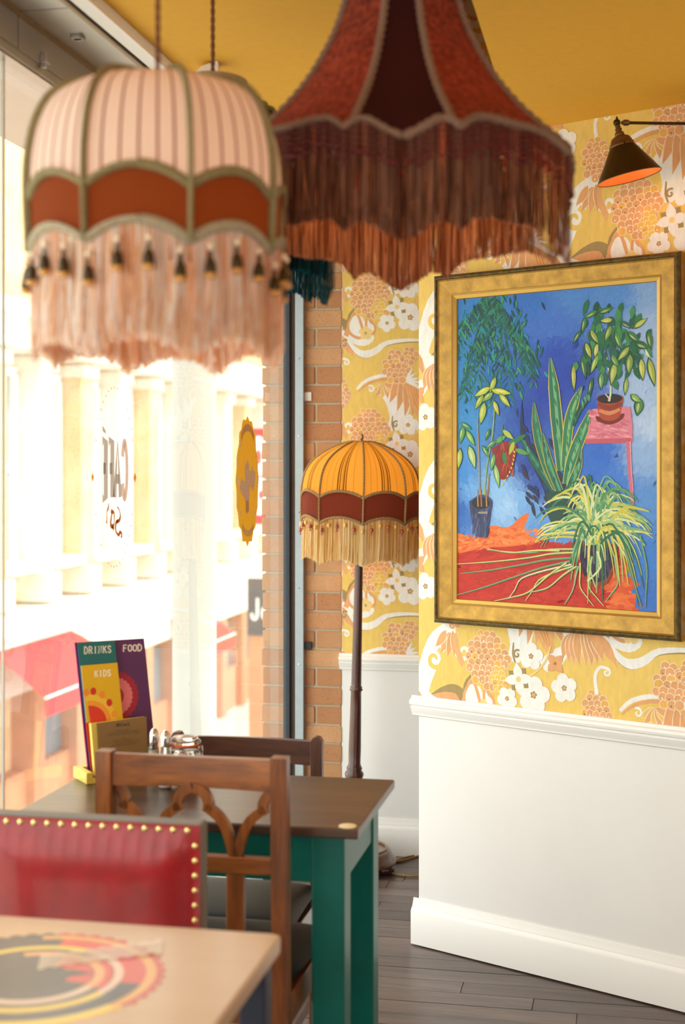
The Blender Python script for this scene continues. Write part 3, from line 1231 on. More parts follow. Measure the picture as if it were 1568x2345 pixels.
def panel(prof, a0, a1, ztop, zbot, nphi=18, nz=14, fracs=None, flat=0.35, inset=0.0):
    """rows of points of one shade panel between two ribs; ztop and zbot are functions of the angle"""
    am, ha = (a0 + a1) / 2, (a1 - a0) / 2
    fr = fracs or [i / nphi for i in range(nphi + 1)]
    rows_ = []
    for i in range(nz + 1):
        row = []
        for f in fr:
            a = a0 + (a1 - a0) * f
            z = ztop(a) + (zbot(a) - ztop(a)) * i / nz
            k = 1 - flat + flat * math.cos(ha) / math.cos(a - am)
            row.append(polar((interp(prof, z) - inset) * k, a, z))
        rows_.append(row)
    return rows_


def rope(mb, pts, r, twist=0.0, flat=1.0, seg=7, step=0.004, up=None, col=None):
    """trim along pts; twist modulates the radius so it reads as a twisted cord"""
    if twist > 0:
        P = [Vector(p) for p in pts]
        out = [P[0]]
        for a, b in zip(P, P[1:]):
            n = max(1, int((b - a).length / step))
            for i in range(1, n + 1):
                out.append(a.lerp(b, i / n))
        rr = [r * (1 - twist + twist * abs(math.sin(i * math.pi / 3.0))) for i in range(len(out))]
        mb.tube(out, rr, seg, flat=flat, up=up, col=col)
    else:
        mb.tube(pts, r, seg, flat=flat, up=up, col=col)


def fringe(mb, rim, length, n, cols, width=0.0026, layers=2, wob=0.004, clump=0, jitter=0.06, inner=None, seg=5, r=None):
    """hanging threads: rim(a) gives the top point, length(a) how far they fall"""
    r = r or random.Random(3)
    for ly in range(layers):
        for i in range(n):
            a = 2 * math.pi * (i + 0.5 * ly + r.uniform(-.3, .3)) / n
            x, y, z = rim(a)
            rad = math.hypot(x, y) - ly * 0.004 + r.uniform(-.002, .002)
            L_ = length(a) * (1 + r.uniform(-jitter, jitter * .4))
            c = r.choice(cols)
            ph = r.uniform(0, 6.28)
            ca = a
            if clump:
                ca = (round(a / (2 * math.pi / clump)) * (2 * math.pi / clump))
            rows_ = []
            w = width * r.uniform(.7, 1.3) / 2 / rad
            for s in range(seg + 1):
                t = s / seg
                aa = a + (ca - a) * 0.35 * math.sin(math.pi * min(1, t * 1.3)) + wob / rad * math.sin(ph + t * 5) * t
                rr = rad + wob * 0.7 * math.cos(ph * 1.7 + t * 4) * t
                rows_.append([polar(rr, aa - w, z - L_ * t), polar(rr, aa + w, z - L_ * t)])
            mb.grid(rows_, col=jit(c, .12, r))


def bead_mesh(name, prof, m, seg=10):
    mb = MB()
    mb.lathe(prof, seg)
    me = mb.mesh(name, True)
    for q in (m if isinstance(m, (list, tuple)) else [m]):
        me.materials.append(q)
    return me


def obj_from(name, me, parent, loc=(0, 0, 0)):
    o = bpy.data.objects.new(name, me)
    COL.objects.link(o)
    o.parent = parent
    o.location = loc
    return o


def lamp_light(parent, loc, power, color=(1.0, 0.62, 0.3), r=0.03):
    l = bpy.data.lights.new('bulb_light', 'POINT')
    l.energy = power
    l.color = color
    l.shadow_soft_size = r
    o = bpy.data.objects.new('bulb_light', l)
    COL.objects.link(o)
    o.parent = parent
    o.location = loc


def bulb(parent, z):
    mb = MB()
    mb.lathe([(0.0005, z - 0.05), (0.018, z - 0.044), (0.029, z - 0.02), (0.028, z), (0.018, z + 0.024), (0.013, z + 0.034)], 14)
    b = mb.build('bulb', M_bulb, parent, smooth=True)
    mb = MB()
    mb.lathe([(0.0135, z + 0.032), (0.0145, z + 0.034), (0.018, z + 0.045), (0.018, z + 0.085), (0.006, z + 0.095)], 14)
    mb.build('bulb_holder', M_brass, parent, auto=True)


def ring(r, z, n=64):
    return [polar(r, 2 * math.pi * i / n, z) for i in range(n + 1)]


def spider(parent, r, z, zc, m=None):
    mb = MB()
    for i in range(3):
        a = i * 2 * math.pi / 3 + .3
        mb.tube([polar(r, a, z), polar(0.012, a, zc)], 0.0025, 6)
    mb.tube(ring(r, z, 40), 0.0028, 6, cap=False)
    mb.build('spider_frame', m or M_brass, parent)


# ---- peach dome pendant with brown band, tassels and fringe
LZ1 = 2.4
K1 = 2.1 / LZ1                                  # built at 2.4 m, then brought to its distance about the eye level
p1 = at(361, 1080, 2.1)
dome = thing('pendant_lamp', 'peach pleated dome pendant lamp with brown band and beaded blush fringe', 'lamp', (p1.x, p1.y, H * (1 - K1)))
dome.scale = (K1, K1, K1)
prof = dense([(0.030, 2.172), (0.075, 2.167), (0.120, 2.159), (0.155, 2.147), (0.183, 2.124), (0.203, 2.084), (0.213, 2.04), (0.217, 2.0), (0.217, 1.95), (0.2145, 1.89), (0.2135, 1.8)])
NP = 8
A0 = math.radians(21)
ribs = [A0 + i * 2 * math.pi / NP for i in range(NP + 1)]


def scal(a, zmid, zrib, phase=A0, n=NP):
    f = ((a - phase) / (2 * math.pi / n)) % 1.0
    return zrib + (zmid - zrib) * math.sin(math.pi * f) ** 0.75


z_band = lambda a: scal(a, 1.982, 1.948)
z_rim = lambda a: scal(a, 1.895, 1.862)
z_hat = lambda a: 2.172
M_peach = cloth('peach_silk', None, transl=0.42, var=0.0)
M_brownband = cloth('rust_velvet', '#7c3a18', transl=0.16, weave=0.1, tcol='#c4600f')
fr = [0.0]
stripe = set()
for s in (0.16, 0.34, 0.52, 0.70, 0.86):
    fr += [s - 0.012, s + 0.012]
    stripe.add(len(fr) - 2)
fr.append(1.0)
fr2 = []
stripes2 = set()
for i in range(len(fr) - 1):                    # subdivide the wide pleats
    nn = 1 if i in stripe else 3
    for q in range(nn):
        if i in stripe:
            stripes2.add(len(fr2))
        fr2.append(fr[i] + (fr[i + 1] - fr[i]) * q / nn)
fr2.append(1.0)
for i in range(NP):
    a0, a1 = ribs[i], ribs[i + 1]
    mb = MB()
    mb.grid(panel(prof, a0, a1, z_hat, z_band, nz=18, fracs=fr2), colf=lambda r_, c_: srgb('#8f4a28') if c_ in stripes2 else srgb('#fdeadd'))
    mb.build('shade_panel', M_peach, dome, smooth=True)
    mb = MB()
    mb.grid(panel(prof, a0, a1, z_band, z_rim, nz=6))
    mb.build('band_panel', M_brownband, dome, smooth=True)
    mb = MB()
    rope(mb, [polar(interp(prof, z) + .004, a0, z) for z in [2.173 - q * (2.173 - 1.865) / 40 for q in range(41)]], 0.0085, flat=0.55, up=(0, 0, 1) if False else None)
    mb.build('braid_rib', M_braid_gold, dome, smooth=True)
for nm, zf, rad, m_ in (('braid_trim', z_band, 0.0085, M_braid_gold), ('braid_trim', z_rim, 0.0095, M_braid_pale)):
    mb = MB()
    mb.tube([polar(interp(prof, zf(a)) * (0.99) + .003, a, zf(a)) for a in [2 * math.pi * q / 140 for q in range(141)]], rad, 7, flat=0.5, cap=False)
    mb.build(nm, m_, dome, smooth=True)
mb = MB()
rim1 = lambda a: polar(0.2125, a, z_rim(a))
fringe(mb, rim1, lambda a: 0.185, 620, ['#f6e4d6', '#f2d8c4', '#faf0e6', '#e6b48c', '#eec6a4'], width=0.0036, layers=3, wob=0.007, clump=42, jitter=.07)
o = mb.build('fringe', M_fringe, dome, fix=False)
o['kind'] = 'stuff'
cap_me = bead_mesh('tassel_cap', [(0.0005, 0.03), (0.004, 0.028), (0.005, 0.022), (0.003, 0.018), (0.0075, 0.012), (0.0105, 0.004), (0.012, -0.008), (0.0125, -0.013), (0.006, -0.014)],
                   mat('bronze_cap', '#4a3a24', rough=0.35, metal=0.6))
gold_me = bead_mesh('gold_bead', [(0.0005, -0.011), (0.007, -0.013), (0.0135, -0.017), (0.0135, -0.021), (0.007, -0.025), (0.0005, -0.027)],
                    mat('amber_bead', '#d89a4a', rough=0.15, coat=0.6))
top_me = bead_mesh('crystal_bead', [(0.0005, 0.046), (0.005, 0.043), (0.007, 0.038), (0.005, 0.033), (0.0005, 0.03)], mat('clear_bead', '#f0d9b8', rough=0.1, coat=0.8))
NT = 28
for i in range(NT):
    a = 2 * math.pi * (i + .3) / NT
    z = z_rim(a) - 0.058
    t = obj_from('bead_tassel', cap_me, dome, polar(0.2205, a, z))
    t.scale = (.8, .8, .8)
    obj_from('amber_bead', gold_me, t)
    obj_from('crystal_bead', top_me, t)
spider(dome, 0.03, 2.172, 2.182)
mb = MB()
mb.lathe([(0.035, 2.170), (0.034, 2.178), (0.012, 2.182), (0.008, 2.19)], 20)
mb.build('top_cap', M_braid_gold, dome, smooth=True)
mb = MB()
rope(mb, [(0, 0, 2.18), (0, 0, H + (Z_LOW - H) / K1)], 0.0052, twist=0.35, step=0.006)
mb.build('cord', M_cord, dome, smooth=True)
bulb(dome, 2.03)
lamp_light(dome, (0, 0, 1.87), 0.7, (1.0, 0.5, 0.2))


# ---- bell pendants (burgundy in front, teal behind)
def bell_lamp(label, loc, rot, ks, prof, z_top, rim_z, amp, redc, darkc, braid, fringe_cols, beadc, flen, ztopcord, inner, power, scale=1.0, tcol=None):
    lp = thing('pendant_lamp', label, 'lamp', (loc[0], loc[1], H * (1 - ks)), rot)
    lp.scale = (ks, ks, ks)
    ztopcord = H + (ztopcord - H) / ks
    prof = dense(prof)
    key = [(0, 1.0), (5, .62), (10, .12), (12.5, -.02), (15, .06), (18, .42), (21, .02), (26, -.38), (34, -.5), (45, -.42)]

    def wave(a):
        d = math.degrees(a) % 90
        d = min(d, 90 - d)
        for (d0, w0), (d1, w1) in zip(key, key[1:]):
            if d <= d1:
                return w0 + (w1 - w0) * (d - d0) / (d1 - d0)
        return key[-1][1]
    z_r = lambda a: rim_z - amp * wave(a)
    z_t = lambda a: z_top
    rib_a = []
    for q in range(4):
        rib_a += [math.radians(90 * q - 15), math.radians(90 * q + 15)]
    for i in range(8):
        a0 = rib_a[i]
        a1 = rib_a[(i + 1) % 8] + (2 * math.pi if i == 7 else 0)
        dark = i % 2 == 0
        mb = MB()
        mb.grid(panel(prof, a0, a1, z_t, z_r, nphi=24, nz=22, flat=0.6))
        mb.build('shade_panel', darkc if dark else redc, lp, smooth=True)
        mb = MB()
        pts = [polar(interp(prof, z) * (1.0) + .003, a0, z) for z in [z_top - q * (z_top - z_r(a0)) / 60 for q in range(61)]]
        rope(mb, pts, 0.0085, twist=0.4, flat=.75, step=0.0042)
        mb.build('braid_rib', braid, lp, smooth=True)
    ns = 260

    def kflat(a):
        d = math.degrees(a) % 90
        if d < 15 or d > 75:
            dd = math.radians(d if d < 15 else d - 90)
            ha = math.radians(15)
        else:
            dd = math.radians(d - 45)
            ha = math.radians(30)
        return 0.4 + 0.6 * math.cos(ha) / math.cos(dd)
    rimp = lambda a: polar((interp(prof, z_r(a))) * kflat(a), a, z_r(a))
    mb = MB()
    rope(mb, [polar(interp(prof, z_r(a)) * kflat(a) + .003, a, z_r(a)) for a in [2 * math.pi * q / ns for q in range(ns + 1)]], 0.0095, twist=0.3, flat=.7, step=0.0045)
    mb.build('braid_trim', braid, lp, smooth=True)
    mb = MB()
    fringe(mb, rimp, lambda a: flen, 900, fringe_cols, width=0.0030, layers=2, wob=0.0025, jitter=.03)
    o = mb.build('fringe', M_fringe, lp, fix=False)
    o['kind'] = 'stuff'
    mb = MB()
    r_ = random.Random(5)
    nb = 300
    for i in range(nb):
        a = 2 * math.pi * (i + r_.uniform(-.2, .2)) / nb
        x, y, z = rimp(a)
        rad = math.hypot(x, y) + 0.004
        n = r_.choice((4, 5, 5, 6))
        off = r_.uniform(-.004, .006)
        for q in range(n):
            zz_ = z - 0.012 - q * 0.0105 - off
            br = (0.0030 if q < n - 1 else 0.0048) * r_.uniform(.8, 1.15)
            mb.lathe([(0.0004, br), (br, 0), (0.0004, -br)], 6, origin=polar(rad, a, zz_))
    o = mb.build('bead_fringe', beadc, lp, smooth=True, fix=False)
    o['kind'] = 'stuff'
    mb = MB()
    mb.tube(ring(prof[0][0] + .003, z_top, 48), 0.010, 8, flat=.7, cap=False)
    mb.build('top_braid', M_braid_pale, lp, smooth=True)
    mb = MB()
    mb.grid([ring(prof[0][0], z_top, 40), ring(prof[0][0] - .01, z_top + .012, 40)])
    mb.build('top_collar', darkc, lp, smooth=True)
    spider(lp, prof[0][0] - .004, z_top, z_top + 0.02)
    mb = MB()
    rope(mb, [(0, 0, z_top + 0.02), (0, 0, ztopcord)], 0.0052, twist=0.35, step=0.006)
    mb.build('cord', M_cord, lp, smooth=True)
    bulb(lp, rim_z + 0.07)
    lamp_light(lp, (0, 0, rim_z - 0.0), power, (1.0, 0.45, 0.14))
    return lp


M_redvelvet = cloth('flocked_red', '#7c3524', transl=0.035, var=0.6, tcol='#a83c18')
M_darkvelvet = cloth('plum_velvet', '#32100f', transl=0.06)
M_garnet = mat('garnet_bead', '#6a0c10', rough=0.12, spec=0.6)
p2 = at(919, 1080, 2.42)
bell_lamp('large burgundy bell pendant lamp with garnet beads and brown fringe', (p2.x, p2.y, 0), math.radians(-2.0), 2.42 / 2.7,
          [(0.106, 2.412), (0.121, 2.36), (0.143, 2.31), (0.178, 2.25), (0.222, 2.195), (0.268, 2.15), (0.305, 2.118), (0.326, 2.09), (0.330, 2.05), (0.330, 1.9)],
          2.412, 2.105, 0.036, M_redvelvet, M_darkvelvet, M_braid_rose, ['#74503f', '#5f3c2c', '#84604f', '#9a7260', '#52301f'], M_garnet, 0.178, Z_TOP, None, 9.0)
M_tealv = cloth('dark_teal_velvet', '#123236', transl=0.1)
M_olive = cloth('dark_olive_velvet', '#3a2c1c', transl=0.1)
M_tealbead = mat('teal_bead', '#0c4a55', rough=0.1, coat=0.8)
p3 = at(487, 1080, 2.95)
bell_lamp('dark teal fringed bell pendant lamp behind the peach dome lamp', (p3.x, p3.y, 0), math.radians(20), 2.95 / 2.97,
          [(0.066, 2.322), (0.078, 2.305), (0.10, 2.287), (0.135, 2.262), (0.175, 2.235), (0.215, 2.2), (0.245, 2.165), (0.258, 2.13), (0.26, 2.08), (0.26, 1.9)],
          2.322, 2.10, 0.03, M_olive, M_tealv, M_braid_gold, ['#0e3f47', '#123038', '#0a5560', '#14262a'], M_tealbead, 0.21, Z_LOW, None, 0.8)

# ---- floor lamp by the far wall
FZ = 5.27
pb_ = at(806, 1990, FZ)
fl = thing('floor_lamp', 'tall floor lamp with amber dome shade and turned mahogany pole', 'floor lamp', (pb_.x, pb_.y, 0.0))
fl.rotation_euler = (0, math.radians(1.3), 0)
M_mahog = wood('mahogany', '#3a1c12', '#5e3020', rough=0.28, axis='Z', scale=10, coat=0.4)
mb = MB()
mb.lathe([(0.0005, 0.085), (0.04, 0.085), (0.05, 0.082), (0.115, 0.080), (0.130, 0.084), (0.140, 0.082), (0.146, 0.074), (0.150, 0.062), (0.160, 0.052), (0.168, 0.040), (0.166, 0.034), (0.155, 0.030), (0.0005, 0.03)], 40)
mb.build('base', wood('mahogany_base', '#4a2a1b', '#74482f', rough=0.25, axis='X', scale=6, coat=0.5), fl, smooth=True)
mb = MB()
mb.tube(ring(0.128, 0.085, 48), 0.005, 8, cap=False)
mb.build('base_rim', mat('base_rim', '#8f6c4a', rough=0.25, metal=0.4), fl, smooth=True)
for i in range(3):
    a = math.radians(70 + 120 * i)
    mb = MB()
    x, y, _ = polar(0.135, a, 0)
    mb.lathe([(0.02, 0.0), (0.03, 0.006), (0.032, 0.018), (0.026, 0.034)], 16, origin=(x, y, 0))
    mb.build('foot', M_mahog, fl, smooth=True)
mb = MB()
mb.lathe([(0.03, 0.084), (0.034, 0.1), (0.026, 0.13), (0.024, 0.2), (0.03, 0.26), (0.022, 0.30), (0.028, 0.335), (0.0345, 0.352), (0.036, 0.36), (0.034, 0.366), (0.027, 0.375), (0.030, 0.382), (0.026, 0.39), (0.0225, 0.40),
          (0.0235, 0.45), (0.0205, 0.62), (0.0195, 0.672), (0.0245, 0.676), (0.0245, 0.681), (0.0205, 0.684), (0.024, 0.688), (0.019, 0.692), (0.019, 0.70), (0.0175, 0.85), (0.0155, 1.10), (0.013, 1.30), (0.012, 1.45)], 28)
mb.build('pole', M_mahog, fl, smooth=True)
fprof = dense([(0.042, 1.612), (0.058, 1.609), (0.105, 1.589), (0.155, 1.560), (0.190, 1.527), (0.211, 1.486), (0.2205, 1.43), (0.2215, 1.38), (0.2195, 1.31), (0.218, 1.2)])
NF = 8
FA0 = math.radians(2)
fribs = [FA0 + i * 2 * math.pi / NF for i in range(NF + 1)]
fz_band = lambda a: scal(a, 1.428, 1.402, FA0, NF)
fz_rim = lambda a: scal(a, 1.333, 1.308, FA0, NF)
M_amber = cloth('amber_silk', None, transl=0.6)
M_maroon = cloth('maroon_velvet', '#7a3524', transl=0.2, weave=0.1)
sets = {0.16: 0.004, 0.30: 0.004, 0.42: 0.016, 0.47: 0.012, 0.52: 0.006, 0.56: 0.016, 0.61: 0.012, 0.78: 0.004}
fr, st = [0.0], {}
for s in sorted(sets):
    fr += [s - sets[s], s + sets[s]]
    st[len(fr) - 2] = '#8a5a14' if sets[s] > .006 else '#b97a1e'
fr.append(1.0)
for i in range(NF):
    a0, a1 = fribs[i], fribs[i + 1]
    mb = MB()
    mb.grid(panel(fprof, a0, a1, lambda a: 1.611, fz_band, nz=18, fracs=fr), colf=lambda r_, c_: srgb(st[c_]) if c_ in st else srgb('#fabf52'))
    mb.build('shade_panel', M_amber, fl, smooth=True)
    mb = MB()
    mb.grid(panel(fprof, a0, a1, fz_band, fz_rim, nz=6))
    mb.build('band_panel', M_maroon, fl, smooth=True)
    mb = MB()
    rope(mb, [polar(interp(fprof, z) + .002, a0, z) for z in [1.612 - q * (1.612 - 1.31) / 40 for q in range(41)]], 0.0055, twist=0.35, flat=.8, step=0.003)
    mb.build('braid_rib', M_braid_tan, fl, smooth=True)
for zf in (fz_band, fz_rim):
    mb = MB()
    rope(mb, [polar(interp(fprof, zf(a)) * .99 + .003, a, zf(a)) for a in [2 * math.pi * q / 160 for q in range(161)]], 0.0062, twist=0.3, flat=.7, step=0.003)
    mb.build('braid_trim', M_braid_tan, fl, smooth=True)
mb = MB()
rope(mb, ring(0.045, 1.611, 40), 0.006, twist=.35, step=0.003)
mb.build('top_braid', M_braid_tan, fl, smooth=True)
mb = MB()
fringe(mb, lambda a: polar(0.217, a, fz_rim(a)), lambda a: 0.155, 720, ['#ecca8c', '#dcb26a', '#f2dca8', '#c99a55', '#f8e8c0'], width=0.0026, layers=2, wob=0.0016, jitter=.035)
o = mb.build('fringe', M_fringe, fl, fix=False)
o['kind'] = 'stuff'
drop_me = bead_mesh('amber_drop', [(0.0004, 0.018), (0.0026, 0.016), (0.0026, 0.012), (0.001, 0.010), (0.0052, 0.007), (0.0078, 0.0), (0.0055, -0.006), (0.001, -0.009), (0.003, -0.012), (0.0026, -0.016), (0.0004, -0.019)],
                    mat('amber_glass_bead', '#a8461a', rough=0.08, coat=0.9, spec=0.8))
clear_me = bead_mesh('honey_bead', [(0.0004, 0.009), (0.0045, 0.007), (0.0068, 0.0), (0.0045, -0.007), (0.0004, -0.009)], mat('honey_glass_bead', '#e8b24c', rough=0.08, coat=0.9, spec=0.8))
NB = 44
for i in range(NB):
    a = 2 * math.pi * i / NB + .03
    obj_from('amber_bead' if i % 2 else 'honey_bead', drop_me if i % 2 else clear_me, fl, polar(0.2245, a, fz_rim(a) - (0.034 if i % 2 else 0.026)))
mb = MB()
mb.lathe([(0.004, 1.60), (0.004, 1.622), (0.006, 1.623), (0.0065, 1.627), (0.004, 1.630), (0.0062, 1.634), (0.0055, 1.640), (0.0005, 1.643)], 14)
mb.build('finial', M_brass, fl, smooth=True)
spider(fl, 0.044, 1.611, 1.605)
bulb(fl, 1.47)
lamp_light(fl, (0, 0, 1.41), 3.0)

# lamp cable lying on the floor
cb = MB()
pts = [(at(800 + dx, 1990, 1).x, 0, 0) for dx in (0,)]
cpts = []
for px, py in ((905, 1972), (935, 1962), (985, 1957), (1010, 1975), (985, 2000), (950, 2006), (905, 2001), (872, 1988), (880, 1975), (915, 1972), (960, 1960), (1000, 1950)):
    d = ray(px, py)
    q = O + d * ((0.005 - H) / d.z)
    cpts.append(q)
cpts = [Vector(q) for q in smooth2([tuple(q) for q in cpts], 5)]
cb.tube(cpts, 0.0042, 8)
tag(cb.build('lamp_cable', mat('gold_flex', '#8a6a34', rough=0.4), smooth=True), 'thin gold lamp cable looped on the floor by the floor lamp', 'cable')

# ---- brass wall lamp over the painting
wl_p = at(1412, 281, 3.8)
wl = thing('wall_lamp', 'aged brass swing arm wall lamp with cone shade above the painting', 'wall lamp', wl_p)
M_aged = mat('dark_aged_brass', '#4a3a22', rough=0.42, metal=0.85, var=0.25, vscale=30)
M_copper = mat('copper_lining', '#d97a3a', rough=0.45, metal=0.25)
M_agedl = mat('aged_brass_cap', '#7a5a3c', rough=0.4, metal=0.8)
xe = None
for i in range(400):                            # follow the arm out to the wall
    q = wl_p + Vector((i * 0.002, 0, 0))
    if (q - P0).dot(Wn) <= 0.012:
        xe = i * 0.002
        break
mb = MB()
mb.tube([(0.012, 0, 0), (xe, 0, -0.004)], 0.0042, 12)
mb.build('arm', M_aged, wl, smooth=True)
mb = MB()
mb.tube([(0.014, 0, 0), (0.018, 0, 0), (0.0181, 0, 0), (0.03, 0, 0), (0.0301, 0, 0), (0.034, 0, 0)], [0.0055, 0.0055, 0.0085, 0.0085, 0.0065, 0.0065], 12)
mb.build('arm_collar', M_agedl, wl, auto=True)
mb = MB()
mb.lathe([(0.0005, 0.010), (0.0075, 0.0075), (0.0105, 0), (0.0075, -0.0075), (0.0005, -0.010)], 14)
mb.lathe([(0.0025, 0.009), (0.004, 0.012), (0.0005, 0.018)], 10)
mb.build('knuckle', M_aged, wl, smooth=True)
rotm = Matrix.Rotation(math.radians(-13), 4, 'Y')


def wpart(name, prof, m, parent=wl, seg=36):
    mb = MB()
    mb.lathe(prof, seg, caps=False)
    o = mb.build(name, m, parent, smooth=True)
    if parent is wl:
        o.matrix_local = rotm
    return o


wpart('neck', [(0.007, -0.004), (0.007, -0.016), (0.010, -0.018), (0.0075, -0.024), (0.012, -0.028), (0.0135, -0.034), (0.0125, -0.037), (0.014, -0.042)], M_agedl)
wpart('holder_cap', [(0.013, -0.036), (0.024, -0.042), (0.029, -0.050), (0.030, -0.056), (0.033, -0.057), (0.034, -0.066), (0.033, -0.068)], M_agedl)
sh = wpart('shade', [(0.030, -0.062), (0.0345, -0.066), (0.087, -0.150), (0.0885, -0.152)], M_aged, seg=48)
md = wpart('shade_lining', [(0.0275, -0.066), (0.0335, -0.070), (0.0858, -0.1515)], M_copper, seg=48)
md2 = wpart('shade_rim', [(0.0858, -0.1515), (0.0868, -0.1535), (0.0882, -0.1535), (0.0885, -0.152)], M_agedl, seg=48)
mb = MB()
for a in (0.5, 2.6, 4.7):
    x, y = 0.034 * math.cos(a), 0.034 * math.sin(a)
    mb.lathe([(0.0004, 0.0045), (0.003, 0.003), (0.003, -0.003), (0.0004, -0.0045)], 8, origin=(x, y, -0.062))
o = mb.build('thumb_screw', M_aged, wl)
o.matrix_local = rotm
mb = MB()
mb.lathe([(0.0005, -0.128), (0.016, -0.124), (0.023, -0.108), (0.018, -0.088), (0.013, -0.075)], 14)
o = mb.build('bulb', mat('spot_bulb', '#ffe0b0', rough=0.4, emit='#ffb060', emit_s=8), wl, smooth=True)
o.matrix_local = rotm
lamp_light(wl, (0.032, 0, -0.140), 0.35, r=0.012)
mb = MB()
mtx = Matrix(((Wn.x, Wd.x, 0), (Wn.y, Wd.y, 0), (0, 0, 1)))
fr_ = Matrix((( -Wd.x, 0, Wn.x), (-Wd.y, 0, Wn.y), (0, 1, 0)))
mb.lathe([(0.03, -0.012), (0.03, -0.004), (0.024, 0.004), (0.012, 0.01), (0.0005, 0.012)], 24, origin=(xe, 0, -0.004), mtx=fr_)
mb.build('wall_plate', M_agedl, wl, smooth=True)

# ------------------------------------------------------------------ framed painting on the angled wall
FD = 0.048
dfr = Decal(onwall(0, 0, FD), Wd, (0, 0, 1), Wn)
c4 = [dfr.px(992, 631), dfr.px(1556, 574), dfr.px(1555, 1470), dfr.px(990, 1427)]
fs0, fs1 = (c4[0][0] + c4[3][0]) / 2, (c4[1][0] + c4[2][0]) / 2
fz0, fz1 = (c4[2][1] + c4[3][1]) / 2, (c4[0][1] + c4[1][1]) / 2
dca = Decal(onwall(0, 0, 0.026), Wd, (0, 0, 1), Wn)
i4 = [dca.px(1043, 686), dca.px(1505, 651), dca.px(1496, 1398), dca.px(1040, 1368)]
is0, is1 = (i4[0][0] + i4[3][0]) / 2, (i4[1][0] + i4[2][0]) / 2
iz0, iz1 = (i4[2][1] + i4[3][1]) / 2, (i4[0][1] + i4[1][1]) / 2
pic = thing('framed_painting', 'gold framed painting of potted plants on a blue ground', 'painting', onwall((fs0 + fs1) / 2, fz0, 0))
po = Vector(pic.location)
M_gold = mat('gilt_frame', '#b98d3e', rough=0.38, metal=0.55, var=0.25, vscale=26, vstretch=(1, 1, 1), color2='#8f6a2c', bump=0.12, bscale=120)
M_golde = mat('gilt_edge', '#6f5a2a', rough=0.5, metal=0.45, var=0.5, vscale=60, color2='#3c3018')
M_goldl = mat('gilt_bead', '#bf9548', rough=0.38, metal=0.6)
fw = ((is0 - fs0) + (fs1 - is1) + (iz0 - fz0) + (fz1 - iz1)) / 4


def frame_ring(name, prof, m):
    """four mitred lengths; prof is (distance in from the outer edge, height off the wall)"""
    for side in range(4):
        mb = MB()
        rows_ = []
        for e in (0, 1):
            row = []
            for d, hgt in prof:
                a0, a1, b0, b1 = fs0 + d, fs1 - d, fz0 + d, fz1 - d
                cs = [(a0, b0), (a1, b0), (a1, b1), (a0, b1)]
                q = cs[(side + e) % 4]
                row.append(onwall(q[0], q[1], hgt) - po)
            rows_.append(row)
        mb.grid(rows_)
        mb.build(name, m, pic)


frame_ring('frame_side', [(0, 0.0), (0, 0.036)], M_gold)
frame_ring('frame_edge', [(0, 0.036), (0.001, 0.042), (0.004, 0.047), (0.009, 0.049), (0.013, 0.047), (0.015, 0.0445)], M_golde)
frame_ring('frame_bead', [(0.015, 0.0445), (0.0165, 0.0465), (0.018, 0.0445)], M_goldl)
frame_ring('frame_rail', [(0.018, 0.0445), (0.02, 0.0425), (0.040, 0.0395), (fw - 0.018, 0.036)], M_gold)
frame_ring('frame_lip', [(fw - 0.018, 0.036), (fw - 0.0165, 0.038), (fw - 0.014, 0.036), (fw - 0.012, 0.034), (fw - 0.002, 0.030), (fw, 0.026), (fw, 0.02)], M_goldl)
mb = MB()
cs = [(fs0 + .02, fz0 + .02), (fs1 - .02, fz0 + .02), (fs1 - .02, fz1 - .02), (fs0 + .02, fz1 - .02)]
mb.prism(cs, 0.004, 0.0245, lambda a, b, d: onwall(a, b, d) - po)
mb.build('canvas', mat('primed_canvas', '#3f7fc4', rough=0.8), pic)

dp = Decal(onwall(0, 0, 0.0248) - po, Wd, (0, 0, 1), Wn, base=0.0002, step=0.0000012)
dp.clip = (fs0 + fw - .003, fz0 + fw - .003, fs1 - fw + .003, fz1 - fw + .003)
_dpw = Decal(onwall(0, 0, 0.0248), Wd, (0, 0, 1), Wn)
pr = random.Random(21)
PS = 2.549


def C(cx, cy):
    """point of the painting seen at (cx, cy) of an enlarged view of it"""
    return _dpw.px(960 + cx / PS, 560 + cy / PS)


def stroke(cx, cy, ln, w, ang, col, j=.1, bend=0.0, k=None):
    a = math.radians(ang)
    dx, dy = math.cos(a) * ln / 2, math.sin(a) * ln / 2
    x, y = C(cx - dx, cy - dy), C(cx + dx, cy + dy)
    dp.leaf(x, y, w / 1900, jit(col, j, pr), bend, k)


def L(pts, w, col, sub=3):
    dp.ribbon([C(a, b) for a, b in pts], [q / 1900 for q in w] if isinstance(w, (list, tuple)) else w / 1900, col, sub)


def G(pts, col, sub=3):
    dp.poly(smooth2([C(a, b) for a, b in pts + [pts[0]]], sub)[:-1], col)


def pick(*cs):
    return pr.choice(cs)


